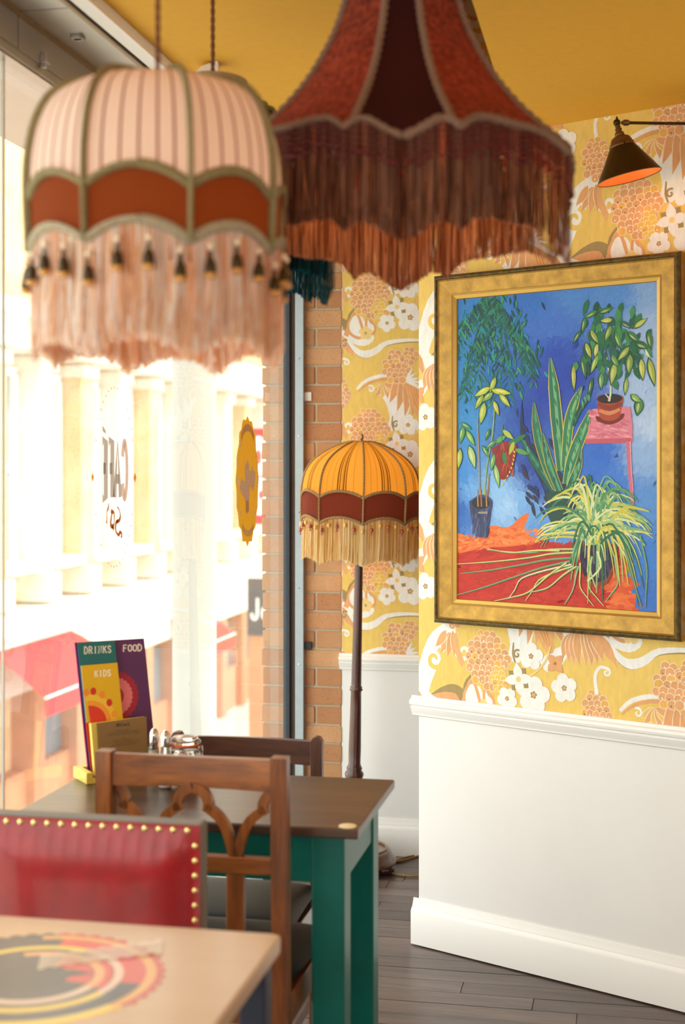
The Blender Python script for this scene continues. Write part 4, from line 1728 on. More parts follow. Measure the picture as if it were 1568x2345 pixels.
FIELD = [(230, 340, '#2f7cc8'), (420, 330, '#2f7fcb'), (640, 320, '#2f70cc'), (900, 290, '#4a86d6'), (1150, 280, '#4f8cda'), (1360, 260, '#7fa8e0'), (1360, 500, '#9dbbe8'), (1300, 850, '#a9c4ec'), (1360, 1050, '#b9cfee'),
         (1300, 1230, '#93b6e6'), (1350, 1500, '#5a92d8'), (1330, 1800, '#3f7fd0'), (1330, 2080, '#3a72c8'), (780, 480, '#3f72d0'), (800, 640, '#2348b8'), (760, 860, '#1d3cae'), (900, 760, '#1f40b0'), (640, 1000, '#2040a8'),
         (1000, 1000, '#2a55c4'), (1060, 1230, '#2f6ad0'), (1120, 1400, '#3a7ad6'), (1000, 1350, '#3570d0'), (240, 600, '#2a7fc6'), (240, 850, '#2a86c8'), (480, 800, '#1f62b4'), (300, 1060, '#3a8fd0'), (560, 1180, '#2a4fae'),
         (250, 1350, '#3f8ad6'), (460, 1430, '#8fc0f0'), (520, 1520, '#a4ccf4'), (600, 1480, '#7fb2ea'), (330, 1430, '#6fa8e4'), (230, 1560, '#2f66bc'), (660, 1560, '#6fa6e2'), (680, 1420, '#2a4aaa'), (640, 1300, '#24409c'), (700, 1660, '#5a98dc')]


def field(x, y):
    w, c = 0.0, [0, 0, 0]
    for fx, fy, h in FIELD:
        d = 1.0 / (((x - fx) ** 2 + (y - fy) ** 2) + 900) ** 1.6
        q = srgb(h)
        w += d
        for i in range(3):
            c[i] += d * q[i]
    return tuple(v / w for v in c)


def is_red(x, y):
    if x < 720:
        return y > 1700 - 20 * math.sin(x / 60)
    return y > 1740 and x < 1215 + (y - 1740) * .16


def ground(x, y):
    if is_red(x, y):
        if x > 1090 and y > 1840:
            return mixc('#d8481c', '#ea7430', pr.random())
        return mixc('#b81c0e', '#d2341a', pr.random() * .8)
    return field(x, y)


for i in range(16):                             # underpainting
    for j in range(24):
        x_, y_ = 190 + i * 77, 205 + j * 82
        if not is_red(x_ + 38, y_ + 41):
            dp.poly([C(*q) for q in ((x_, y_), (x_ + 78, y_), (x_ + 78, y_ + 83), (x_, y_ + 83))], field(x_ + 38, y_ + 41), 0.5 * ((i + 2 * j) % 4))
dp.k = 3
G([(190, 1720), (720, 1750), (1215, 1740), (1290, 2170), (190, 2170)], '#c22a15', 1)
for i in range(5200):
    x, y = pr.uniform(190, 1410), pr.uniform(215, 2160)
    red_ = is_red(x, y)
    stroke(x, y, pr.uniform(46, 100), pr.uniform(20, 36), pr.uniform(-30, 25) if red_ else (pr.uniform(-75, -25) if x > 600 else pr.uniform(30, 100)), ground(x, y), .035 if not red_ else .05, 0.0, 5 + i * 300 // 5200)
dp.k = 310
# orange edge of the cloth
for pts in ([(208, 1690), (300, 1720), (390, 1690), (420, 1640), (520, 1650), (590, 1590), (640, 1575), (610, 1680), (700, 1720), (560, 1760), (380, 1770), (208, 1800)],):
    G(pts, '#e9702f')
for i in range(160):
    x = pr.uniform(205, 700)
    stroke(x, 1735 + pr.uniform(-45, 40) - (30 if x > 400 else 0), pr.uniform(30, 60), pr.uniform(10, 20), pr.uniform(-40, 30), pick('#ee7d38', '#e25c22', '#f08c46'), .06)
# fern hanging from the top left
for i in range(16):
    x0, y0 = 430 + pr.uniform(-70, 60), 300 + pr.uniform(0, 60)
    a = math.radians(pr.uniform(38, 142))
    n = pr.randint(18, 26)
    for q in range(n):
        t = q / n
        x = x0 + math.cos(a) * t * 380 * (1 + .1 * math.sin(i))
        y = y0 + t * 620 * math.sin(a) * (.55 + .45 * t)
        if x < 205 or x > 770:
            continue
        for s in (-1, 1):
            stroke(x + s * 16, y + 14, pr.uniform(40, 70), pr.uniform(9, 16), 90 - s * pr.uniform(18, 45) * (1 if math.cos(a) < 0 else 1),
                   pick('#14553f', '#0f4a5c', '#1a6b52', '#2a7f5a', '#12606a', '#1d4a3a', '#1a7a86'), .15)
for i in range(210):
    x, y = pr.gauss(470, 130), pr.gauss(600, 170)
    if 212 < x < 760 and y < 1000:
        stroke(x, y, pr.uniform(35, 75), pr.uniform(9, 17), pr.uniform(50, 125), pick('#124e3e', '#17605a', '#0e3f4a', '#23745a', '#1f8a9a', '#3a8f5a'), .15)
# tree trunk shadow and leaf blades
G([(600, 900), (590, 1100), (640, 1250), (730, 1440), (760, 1600), (900, 1580), (930, 1440), (860, 1400), (780, 1380), (690, 1240), (620, 1120)], '#152a52')
for i in range(70):
    stroke(pr.uniform(610, 860), pr.uniform(1050, 1560), 70, 20, pr.uniform(40, 80), pick('#1a2f66', '#2a2a4a', '#22384a', '#1c3f7a', '#3a2a3a'), .1)


def blade(pts, w, body, edge, hi):
    L(pts, [q * 1.18 for q in w], edge)
    L(pts, w, body)
    L([(a + 4, b) for a, b in pts], [q * .3 for q in w], hi)
    for i in range(10):
        t = pr.uniform(.1, .85)
        k = t * (len(pts) - 1)
        j = min(int(k), len(pts) - 2)
        x = pts[j][0] + (pts[j + 1][0] - pts[j][0]) * (k - j)
        y = pts[j][1] + (pts[j + 1][1] - pts[j][1]) * (k - j)
        stroke(x + pr.uniform(-9, 9), y, 46, 11, 80, pick('#2a7a5a', '#1a5a48', '#5fa07a', '#3f8a5f'), .12)


blade([(590, 1120), (650, 1230), (720, 1330), (790, 1440)], [10, 44, 52, 46], '#1f5a4a', '#123a3a', '#3f8a6a')
blade([(670, 920), (680, 1040), (700, 1150), (740, 1280), (800, 1420)], [8, 44, 52, 50, 44], '#2a6f50', '#c9a638', '#4f9a70')
blade([(765, 660), (785, 830), (800, 1000), (815, 1150), (830, 1320)], [10, 58, 66, 62, 50], '#2a7050', '#d6c050', '#6fae7a')
blade([(950, 830), (905, 930), (875, 1040), (860, 1180), (850, 1300)], [8, 50, 56, 50, 40], '#347a52', '#e0c040', '#7fb878')
blade([(1000, 960), (960, 1080), (915, 1190), (880, 1290), (860, 1400)], [8, 56, 64, 52, 42], '#2f7a54', '#d8c24a', '#78b07c')
blade([(1010, 830), (980, 900), (930, 980), (900, 1060)], [8, 26, 26, 10], '#12483c', '#0f3a34', '#1f6a54')
blade([(720, 1100), (740, 1200), (770, 1310), (820, 1440)], [8, 40, 48, 40], '#256a50', '#caa83e', '#58a078')
blade([(945, 1180), (930, 1290), (900, 1370), (870, 1440)], [8, 40, 46, 36], '#2a6a4c', '#d8be48', '#6aa874')
# pink stool
G([(1010, 960), (1232, 946), (1245, 1050), (1246, 1150), (968, 1156), (1000, 1040)], '#dd7f92', 1)
for i in range(90):
    stroke(pr.uniform(1005, 1225), pr.uniform(970, 1130), 60, 14, pr.uniform(-5, 20), pick('#e08a9a', '#d87488', '#ea9aa8', '#cf6a80'), .05)
L([(970, 1150), (1240, 1142)], 26, '#c9586a', 1)
L([(1222, 1150), (1228, 1300), (1240, 1440), (1248, 1580)], [30, 24, 22, 16], '#cf6f86')
L([(1232, 1150), (1238, 1300), (1250, 1440)], [8, 6, 4], '#e9a0ae')
# terracotta pot on the stool
G([(1030, 1000), (1040, 1030), (1110, 1052), (1180, 1025), (1195, 985), (1110, 1010)], '#7a2416')
G([(1038, 880), (1042, 960), (1060, 1012), (1110, 1030), (1165, 1010), (1182, 950), (1186, 885), (1110, 905)], '#b1482a')
L([(1045, 930), (1110, 955), (1180, 928)], [22, 30, 22], '#8f3420')
L([(1050, 968), (1110, 985), (1172, 962)], [16, 22, 16], '#d88a5a')
dp.disc(C(1112, 900), .040, .014, '#2a1a16', n=20)
L([(1108, 915), (1118, 830), (1085, 600), (1060, 470)], [14, 10, 5, 3], '#cfd8b8')
L([(1085, 870), (1110, 900)], [6, 8], '#d8c8b0', 1)
# leafy plant above it
for i in range(120):
    x, y = pr.gauss(1110, 120), pr.gauss(600, 110)
    if 885 < x < 1380 and 370 < y < 840:
        stroke(x, y, pr.uniform(60, 110), pr.uniform(24, 40), pr.uniform(55, 130), pick('#1f6a44', '#2f7f4a', '#174f3c', '#3f8f4f', '#245f52'), .12)
for x, y, ln, w, an, cl in ((1090, 385, 100, 32, -20, '#3f7f3a'), (1000, 410, 90, 30, 150, '#4f8a3a'), (1090, 445, 80, 34, 175, '#b9bf4a'), (960, 470, 110, 30, 100, '#3a7a40'), (1290, 460, 110, 36, -35, '#a9b84a'),
                            (1345, 560, 120, 38, 80, '#3f7a3a'), (1300, 590, 90, 44, 20, '#2f6a3a'), (1355, 745, 180, 46, 78, '#9fae3f'), (1298, 730, 140, 44, 85, '#b4bd50'), (1225, 700, 130, 50, 95, '#7f9f3f'),
                            (1130, 755, 150, 48, 100, '#a9b850'), (1205, 830, 110, 30, 95, '#8fae40'), (900, 780, 170, 34, 88, '#a9b04a'), (960, 720, 150, 34, 80, '#2f6f44'), (1020, 700, 130, 36, 110, '#8fae4a'),
                            (1060, 800, 110, 36, 90, '#5f9a5a'), (985, 620, 110, 34, 70, '#b0b84a'), (1190, 640, 120, 40, 130, '#9fb04a'), (1160, 560, 120, 40, 70, '#4f8f48'), (1250, 540, 100, 36, 40, '#3f8048'),
                            (1100, 520, 110, 38, 110, '#7f9f48'), (1020, 540, 100, 34, 60, '#9aa844'), (920, 540, 100, 28, 120, '#2a6a4a'), (1210, 470, 90, 28, 30, '#2a6a50'), (1030, 620, 90, 34, 100, '#c0c05a'),
                            (1280, 950, 110, 60, 100, '#4f8a44'), (1262, 900, 80, 40, 40, '#7fae54'), (1000, 830, 110, 30, 100, '#2a6440'), (1330, 640, 80, 14, 60, '#dfe6d0'), (1140, 680, 90, 34, 60, '#5f9a48')):
    stroke(x, y, ln, w, an, '#1d4f34', .05)
    stroke(x + 3, y - 2, ln * .86, w * .76, an, cl, .06)
    stroke(x - 3, y + 3, ln * .55, w * .28, an, mixc(cl, '#e6e6a0', .5), .05)
# red hanging pot
G([(425, 1190), (440, 1300), (470, 1365), (520, 1360), (560, 1250), (570, 1170), (500, 1150)], '#8f2417')
for i in range(26):
    stroke(pr.uniform(445, 550), pr.uniform(1180, 1350), 60, 12, pr.uniform(60, 110), pick('#a8301c', '#7a1c14', '#b8402a'), .08)
for q in range(9):
    t = q / 8
    stroke(556 - 70 * t * t, 1210 + 190 * t, 18, 9, 60 + 70 * t, '#e6c83e', .03)
for x, y, an in ((520, 1110, 40), (560, 1150, -20), (600, 1210, 20), (500, 1250, 80), (540, 1190, 110), (470, 1140, 150), (590, 1130, -30)):
    stroke(x, y, 85, 30, an, pick('#2f7a44', '#5f9f48', '#a8b83c'), .1)
# left plant
L([(340, 1010), (350, 1250), (355, 1500)], [7, 8, 9], '#b08a4a')
L([(440, 930), (430, 1100), (395, 1300), (380, 1480)], [8, 9, 9, 9], '#8fae5a')
L([(490, 1050), (480, 1200)], [6, 7], '#3f7a4a')
L([(410, 1340), (400, 1480)], [7, 9], '#a06a3a')
for x, y, ln, w, an, cl in ((370, 860, 120, 44, 150, '#c0c23a'), (430, 820, 110, 40, 110, '#aab63a'), (480, 860, 130, 44, 10, '#c9c83e'), (500, 910, 110, 40, 50, '#b4ba3c'), (350, 920, 110, 40, 120, '#9fae3c'),
                            (370, 985, 140, 54, 100, '#b0bc4a'), (450, 955, 100, 36, 70, '#c8b83a'), (400, 890, 90, 40, 140, '#7fa03c'), (250, 1110, 110, 44, 100, '#5f9a4a'), (300, 1130, 110, 40, 60, '#7fae54'),
                            (310, 1240, 150, 54, 75, '#a9c07a'), (235, 1250, 130, 46, 95, '#b0b84a'), (430, 1270, 110, 34, 100, '#6fa054'), (455, 1350, 150, 40, 80, '#9abb70'), (390, 1210, 90, 30, 60, '#4f8a4a'),
                            (400, 1110, 80, 26, 110, '#3f7a44'), (275, 1060, 80, 30, 30, '#3f8a54'), (420, 1170, 90, 30, 140, '#4f904c')):
    stroke(x, y, ln, w, an, '#2a5f3a', .05)
    stroke(x, y, ln * .88, w * .78, an, cl, .06)
    stroke(x - 4, y - 4, ln * .5, w * .25, an, mixc(cl, '#f0f0b0', .5), .05)
# slate pot
G([(292, 1500), (305, 1600), (330, 1690), (370, 1708), (400, 1680), (420, 1560), (424, 1490), (360, 1460)], '#3a3f66')
for i in range(40):
    stroke(pr.uniform(310, 405), pr.uniform(1520, 1690), 70, 14, pr.uniform(75, 105), pick('#4a4f7a', '#2f3354', '#5a5a80', '#3f4468'), .08)
dp.disc(C(360, 1510), .032, .018, '#241f22', n=20)
L([(345, 1565), (400, 1565)], [10, 14], '#9a8f7a', 1)
for x in (340, 360, 390):
    L([(x, 1430), (x + 5, 1530)], [6, 9], pick('#b8693a', '#8fae4a', '#c0884a'), 1)
# trunk foot and spider plant pot
G([(740, 1450), (800, 1440), (900, 1450), (920, 1480), (860, 1560), (800, 1640), (760, 1600)], '#25483f')
G([(930, 1760), (950, 1880), (1000, 1960), (1060, 1970), (1110, 1930), (1140, 1800), (1040, 1740)], '#2c1f3c')
L([(960, 1940), (1020, 1985), (1090, 1965), (1130, 1890)], [14, 26, 26, 14], '#8a3a24')
for i in range(40):
    stroke(pr.uniform(950, 1110), pr.uniform(1790, 1930), 60, 18, pr.uniform(60, 110), pick('#3a2a4a', '#241a30', '#4a3452'), .1)


def arc(x0, y0, x1, y1, lift, w, col):
    xm, ym = (x0 + x1) / 2, min(y0, y1) - lift
    L([(x0, y0), ((x0 + xm) / 2 - (x1 - x0) * .06, (y0 + ym) / 2 - lift * .25), (xm, ym), ((x1 + xm) / 2 + (x1 - x0) * .08, (y1 + ym) / 2 - lift * .2), (x1, y1)], [w, w * 1.15, w, w * .8, w * .3], col)


gp = ('#2f6a48', '#5f9a60', '#a8bf7a', '#d6dca0', '#c9c24a', '#3f7f5a', '#e0d46a', '#7fae80')
for i in range(150):
    a = math.radians(pr.uniform(150, 400))
    rr = pr.uniform(150, 330)
    x1, y1 = 1020 + rr * math.cos(a) * 1.1, 1660 + rr * math.sin(a) * .75
    if y1 > 1900 or x1 > 1370:
        continue
    arc(1020 + pr.uniform(-50, 50), 1700 + pr.uniform(-40, 60), x1, y1, pr.uniform(10, 90), pr.uniform(9, 17), pick(*gp))
for i in range(46):
    x1 = pr.uniform(860, 1330)
    y1 = pr.uniform(1780, 2110)
    arc(1030 + pr.uniform(-60, 60), 1700 + pr.uniform(-20, 50), x1, y1, pr.uniform(20, 90), pr.uniform(8, 15), pick(*gp))
for x0, y0, x1, y1, x2, y2 in ((900, 1780, 640, 1800, 395, 1780), (900, 1800, 640, 1830, 210, 1865), (890, 1830, 600, 1870, 240, 1920), (880, 1850, 560, 1940, 205, 2050), (890, 1870, 600, 1950, 520, 2070),
                               (900, 1880, 700, 1960, 620, 2080), (920, 1880, 760, 2000, 640, 2030), (930, 1880, 900, 2010, 850, 2100), (940, 1860, 940, 2000, 1020, 2110), (1000, 1880, 990, 2000, 1080, 2110),
                               (1140, 1820, 1160, 1980, 1090, 2080), (1200, 1780, 1250, 1950, 1300, 2120), (1290, 1700, 1330, 1900, 1320, 2120), (820, 1790, 560, 1800, 400, 1775), (860, 1860, 640, 2030, 440, 2080)):
    c_ = pick('#9fb98a', '#c9cf8a', '#7fa070', '#dcd47a', '#e6dcb0')
    L([(x0, y0), ((x0 + x1) / 2, (y0 + y1) / 2 - 8), (x1, y1), ((x1 + x2) / 2, (y1 + y2) / 2 + 6), (x2, y2)], [13, 11, 9, 8, 5], '#4f7f58')
    L([(x0, y0 - 3), ((x0 + x1) / 2, (y0 + y1) / 2 - 11), (x1, y1 - 3), ((x1 + x2) / 2, (y1 + y2) / 2 + 3), (x2, y2)], [8, 8, 6, 5, 3], c_)
L([(1040, 1790), (1060, 1880), (1000, 1950), (980, 1960)], [14, 12, 10, 6], '#d8dc9a')
L([(1010, 1820), (1000, 1900), (1030, 2000)], [10, 10, 6], '#b8c880')
o = dp.mb.build('brushwork', mat('oil_paint', '#ffffff', rough=0.55, attr=True, var=0.12, vscale=120, bump=0.25, bscale=160), pic, fix=False)
o['kind'] = 'stuff'

# ------------------------------------------------------------------ furniture
M_top = wood('dark_table_top', '#2f1d14', '#5a3c28', rough=0.36, axis='X', scale=5, coat=0.25)
M_teal = mat('teal_gloss_paint', '#066a5f', rough=0.34, spec=0.4, var=0.12, vscale=6, color2='#055a50', bump=0.04, bscale=60)
M_oak = wood('brown_oak', '#5a2c0d', '#9c581e', rough=0.36, axis='Z', scale=9, coat=0.3)
M_oakx = wood('brown_oak_rail', '#5a2c0d', '#9c581e', rough=0.36, axis='X', scale=9, coat=0.3)
M_darkoak = wood('dark_oak', '#3a1c12', '#5e3424', rough=0.28, axis='X', scale=8, coat=0.45)
M_darkoakz = wood('dark_oak_post', '#43241a', '#6e4230', rough=0.45, axis='Z', scale=12, coat=0.2)
M_leather = mat('black_leather', '#171412', rough=0.5, spec=0.3, var=0.2, vscale=40, bump=0.12, bscale=120)


def cushion(mb, x0, x1, y0, y1, z0, z1, taper=0.0, n=14, p=5.0):
    """upholstered pad, rounded all over; taper narrows it towards y0"""
    rows_t, rows_b = [], []
    for i in range(n + 1):
        rt, rb = [], []
        for j in range(n + 1):
            u, v = -1 + 2 * i / n, -1 + 2 * j / n
            u, v = math.copysign(abs(u) ** .7, u), math.copysign(abs(v) ** .7, v)
            k = max(0.0, (1 - abs(u) ** p) * (1 - abs(v) ** p)) ** .35
            y = (y0 + y1) / 2 + (y1 - y0) / 2 * v
            hw = (x1 - x0) / 2 * (1 - taper * (1 - (v + 1) / 2))
            x = (x0 + x1) / 2 + hw * u
            zm = z0 + (z1 - z0) * .4
            rt.append((x, y, zm + (z1 - zm) * k))
            rb.append((x, y, zm + (z0 - zm) * k))
        rows_t.append(rt)
        rows_b.append(rb)
    mb.grid(rows_t)
    mb.grid([list(reversed(r)) for r in rows_b])


# ---- dark-topped table with a teal frame
V0, V1, U0, U1, ZT = -1.276, -0.528, 2.80, 3.273, 0.77
tc_ = ((V0 + V1) / 2, (U0 + U1) / 2)
table = thing('cafe_table', 'small cafe table with dark wood top and teal painted legs', 'table', W(tc_[0], tc_[1], 0), RZ)
hx, hy = (V1 - V0) / 2, (U1 - U0) / 2
mb = MB()
mb.box((-hx, -hy, ZT - 0.0215), (hx, hy, ZT))
mb.build('table_top', M_top, table, bevel=0.004)
ix, iy, lw = hx - 0.034, hy - 0.03, 0.070
for sx in (-1, 1):
    for sy in (-1, 1):
        mb = MB()
        x0, x1 = sorted((sx * ix, sx * (ix - lw)))
        a0, a1 = sorted((sy * iy, sy * (iy - lw)))
        mb.box((x0, a0, 0), (x1, a1, ZT - 0.0217))
        mb.build('leg', M_teal, table, bevel=0.004)
zb = ZT - 0.0217 - 0.102
for lo, hi in (((-ix + lw, -iy + .004, zb), (ix - lw, -iy + .026, ZT - .0217)), ((-ix + lw, iy - .026, zb), (ix - lw, iy - .004, ZT - .0217)),
               ((-ix + .004, -iy + lw, zb), (-ix + .026, iy - lw, ZT - .0217)), ((ix - .026, -iy + lw, zb), (ix - .004, iy - lw, ZT - .0217))):
    mb = MB()
    mb.box(lo, hi)
    mb.build('apron', M_teal, table, bevel=0.0015)
q = O + ray(796, 1893) * ((ZT - H) / ray(796, 1893).z)
qv, qu = to_room(q)
mb = MB()
mb.lathe([(0.0005, 0.0026), (0.0175, 0.0026), (0.0185, 0.002), (0.0185, 0.0)], 28, origin=(qv - tc_[0], qu - tc_[1], ZT))
mb.build('number_disc', mat('cream_disc', '#efdcae', rough=0.45), table, auto=True)


# ---- oak chair with gothic back
def ogee(x0, s, toward):
    """one arm of the tracery from the splat at x0, rising towards the middle (or the stile)"""
    pts = [(0.003, .7265), (0.009, .7486), (0.020, .783), (0.0345, .8045), (0.052, .8185), (0.062, .8245)]
    lobe = [(0.0585, .815), (0.0565, .832), (0.063, .848), (0.075, .858), (0.088, .862)]
    return [(x0 + toward * a, z) for a, z in pts], [(x0 + toward * a, z) for a, z in lobe]


def strip(mb, pts, w, y0, y1, sub=4):
    d = Decal((0, 0, 0), (1, 0, 0), (0, 0, 1), (0, -1, 0))
    P = smooth2(pts, sub)
    n = len(P)
    L_, R_ = [], []
    for i in range(n):
        a, b = P[max(i - 1, 0)], P[min(i + 1, n - 1)]
        tx, tz = b[0] - a[0], b[1] - a[1]
        l = math.hypot(tx, tz) or 1
        L_.append((P[i][0] - tz / l * w / 2, P[i][1] + tx / l * w / 2))
        R_.append((P[i][0] + tz / l * w / 2, P[i][1] - tx / l * w / 2))
    rows_ = []
    for i in range(n):
        rows_.append([(L_[i][0], y0, L_[i][1]), (R_[i][0], y0, R_[i][1]), (R_[i][0], y1, R_[i][1]), (L_[i][0], y1, L_[i][1]), (L_[i][0], y0, L_[i][1])])
    mb.grid(rows_)
    mb.add(rows_[0][:4], [(0, 1, 2, 3)])
    mb.add(rows_[-1][:4], [(3, 2, 1, 0)])


HW = 0.1995
chair = thing('oak_chair', 'brown oak chair with gothic arched back and black leather seat', 'chair', W(-0.850, 2.712, 0), RZ)
for s in (-1, 1):
    mb = MB()
    x0, x1 = sorted((s * HW, s * (HW - 0.033)))
    n = 16
    rows_ = []
    for i in range(n + 1):
        z = 0.932 * i / n
        y = -0.012 * max(0, (z - .45) / .48) ** 1.5 - 0.03 * max(0, (.35 - z) / .35)
        rows_.append([(x0, y - .016, z), (x1, y - .016, z), (x1, y + .02, z), (x0, y + .02, z), (x0, y - .016, z)])
    mb.grid(rows_)
    mb.add(rows_[-1][:4], [(0, 1, 2, 3)])
    mb.add(rows_[0][:4], [(3, 2, 1, 0)])
    mb.build('stile', M_oak, chair, bevel=0.004)


def bow_rail(mb, hw, z0, z1, y, depth, th, drop=0.0):
    n = 14
    rows_ = []
    for i in range(n + 1):
        f = -1 + 2 * i / n
        yy = y + depth * (1 - f * f)
        zt = z1 - drop * (1 - f * f)
        rows_.append([(hw * f, yy - th / 2, z0), (hw * f, yy + th / 2, z0), (hw * f, yy + th / 2, zt), (hw * f, yy - th / 2, zt), (hw * f, yy - th / 2, z0)])
    mb.grid(rows_)
    mb.add(rows_[0][:4], [(0, 1, 2, 3)])
    mb.add(rows_[-1][:4], [(3, 2, 1, 0)])


mb = MB()
bow_rail(mb, HW - 0.034, 0.862, 0.927, -0.008, 0.016, 0.02, 0.004)
mb.build('crest_rail', M_oakx, chair, bevel=0.003)
mb = MB()
mb.box((-HW + .034, -0.010, 0.694), (HW - .034, 0.012, 0.728))
mb.build('cross_rail', M_oakx, chair, bevel=0.003)
for s in (-1, 1):
    x0 = 0.089 * s
    mb = MB()
    mb.box((x0 - .0185, -0.007, 0.47), (x0 + .0185, 0.008, 0.694))
    mb.build('splat', M_oak, chair, bevel=0.002)
    for tw in (-s, s):
        a, b = ogee(x0, s, tw)
        if tw == s:
            b = [(x, z) for x, z in b if abs(x) < HW - .030]
        mb = MB()
        strip(mb, a, 0.0195, -0.008, 0.010)
        strip(mb, b, 0.020, -0.008, 0.010)
        mb.build('arch_arm', M_oak, chair)
mb = MB()
cushion(mb, -0.205, 0.205, 0.022, 0.375, 0.445, 0.492, taper=.06)
mb.build('seat', M_leather, chair, smooth=True)
for lo, hi in (((-HW + .034, -0.004, .39), (HW - .034, .016, .45)), ((-HW, .345, .39), (HW, .367, .45)), ((-HW, .0, .39), (-HW + .022, .345, .45)), ((HW - .022, .0, .39), (HW, .345, .45))):
    mb = MB()
    mb.box(lo, hi)
    mb.build('seat_rail', M_oakx, chair, bevel=0.002)
for s in (-1, 1):
    mb = MB()
    mb.box((s * (HW - .018) - .017, .33, 0), (s * (HW - .018) + .017, .365, .44))
    mb.build('leg', M_oak, chair, bevel=0.003)
    mb = MB()
    mb.box((s * (HW - .018) - .008, 0.0, .17), (s * (HW - .018) + .008, .34, .20))
    mb.build('stretcher', M_oakx, chair, bevel=0.002)
mb = MB()
mb.box((-HW + .02, .16, .178), (HW - .02, .18, .198))
mb.build('stretcher', M_oakx, chair, bevel=0.002)

# ---- darker chair on the far side of that table
p = at(565, 1690, 3.62)
fv, fu = to_room(p)
ch2 = thing('dark_wood_chair', 'dark varnished chair with curved top rail on the window table far side', 'chair', W(fv, fu, 0), RZ + math.pi)
H2 = 0.822
for s in (-1, 1):
    mb = MB()
    mb.prism([(s * .186 - .0155, 0), (s * .186 + .0155, 0), (s * .186 + .0155, H2 - .012), (s * .186 + .009, H2 - .002), (s * .186, H2), (s * .186 - .009, H2 - .002), (s * .186 - .0155, H2 - .012)], -.012, .014)
    mb.build('stile', M_darkoakz, ch2, bevel=0.002)
mb = MB()
bow_rail(mb, .171, H2 - .075, H2 - .012, 0.002, -0.02, 0.018)
mb.build('crest_rail', M_darkoak, ch2, bevel=0.002)
mb = MB()
mb.box((-.17, -.008, .56), (.17, .010, .60))
mb.build('cross_rail', M_darkoak, ch2, bevel=0.002)
for x in (-.09, 0, .09):
    mb = MB()
    mb.box((x - .015, -.006, .598), (x + .015, .006, H2 - .076))
    mb.build('splat', M_darkoakz, ch2)
mb = MB()
cushion(mb, -0.20, 0.20, 0.015, 0.36, 0.415, 0.462, taper=.05)
mb.build('seat', M_leather, ch2, smooth=True)
for lo, hi in (((-.17, -.004, .36), (.17, .016, .42)), ((-.2, .33, .36), (.2, .352, .42)), ((-.2, .014, .36), (-.178, .33, .42)), ((.178, .014, .36), (.2, .33, .42))):
    mb = MB()
    mb.box(lo, hi)
    mb.build('seat_rail', M_darkoak, ch2, bevel=0.002)
for s in (-1, 1):
    mb = MB()
    mb.box((s * .182 - .016, .32, 0), (s * .182 + .016, .352, .41))
    mb.build('leg', M_darkoakz, ch2, bevel=0.003)
    mb = MB()
    mb.box((s * .184 - .008, .014, .16), (s * .184 + .008, .32, .19))
    mb.build('stretcher', M_darkoak, ch2)

# ---- red leather chair with brass nails, facing the viewer
M_redl = mat('red_leather', '#a3141a', rough=0.30, var=0.22, vscale=14, color2='#870e12', bump=0.05, bscale=50, coat=0.25)
M_nail = mat('brass_nail', '#e8cf8a', rough=0.22, metal=0.8)
M_piping = mat('grey_back_cloth', '#7d756c', rough=0.7)
RV1, RU = -0.756, 2.455
red = thing('red_leather_chair', 'red leather dining chair with brass nail heads tucked at the patterned table', 'chair', W(RV1 - 0.225, RU, 0), RZ)
RT = 0.853
BW = 0.225
mb = MB()
mb.box((-BW, 0.012, 0.40), (BW, 0.05, RT))
mb.build('back_shell', M_piping, red, bevel=0.006)
rows_ = []
nx, nz = 46, 26
for i in range(nz + 1):
    row = []
    for j in range(nx + 1):
        fx, fz = j / nx, i / nz
        x = -BW + .003 + (2 * BW - .006) * fx
        z = 0.42 + (RT - .003 - .42) * fz
        e = min(fx * 2 * BW, (1 - fx) * 2 * BW, (1 - fz) * .43)          # distance from the edge
        dpt = 0.016 * (1 - math.exp(-max(0, e - .018) / .035)) if e > .018 else 0.0
        pleat = 0.0016 * math.cos(x * 2 * math.pi / 0.029) * math.exp(-max(0, (1 - fz) * .43 - .03) / .03) if e > .02 else 0
        row.append((x, 0.012 - 0.004 - dpt + pleat, z))
    rows_.append(row)
mb = MB()
mb.grid(rows_)
mb.build('back_pad', M_redl, red, smooth=True)
nail_mb = MB()
nail_mb.lathe([(0.0063, 0.0), (0.0058, 0.0018), (0.004, 0.0034), (0.0004, 0.004)], 12, mtx=Matrix.Rotation(math.pi / 2, 3, 'X'))
nail_me = nail_mb.mesh('nail_head', True)
nail_me.materials.append(M_nail)
x = -BW + .012
while x < BW - .004:
    obj_from('nail_head', nail_me, red, (x, 0.0085, RT - .013))
    x += 0.0274
for s in (-1, 1):
    z = RT - .013 - .0274
    while z > 0.48:
        obj_from('nail_head', nail_me, red, (s * (BW - .0125), 0.0085, z))
        z -= 0.0274
mb = MB()
cushion(mb, -BW, BW, -0.40, -0.005, 0.40, 0.475)
mb.build('seat', M_redl, red, smooth=True)
M_ebony = wood('black_stained_leg', '#1c1512', '#2f251f', rough=0.4, axis='Z', scale=9)
mb = MB()
mb.box((-BW + .01, -.39, .355), (BW - .01, .045, .405))
mb.build('seat_frame', M_ebony, red, bevel=0.003)
for sx in (-1, 1):
    for yy in (-.37, .025):
        mb = MB()
        mb.box((sx * (BW - .035) - .018, yy - .018, 0), (sx * (BW - .035) + .018, yy + .018, .356))
        mb.build('leg', M_ebony, red, bevel=0.003)

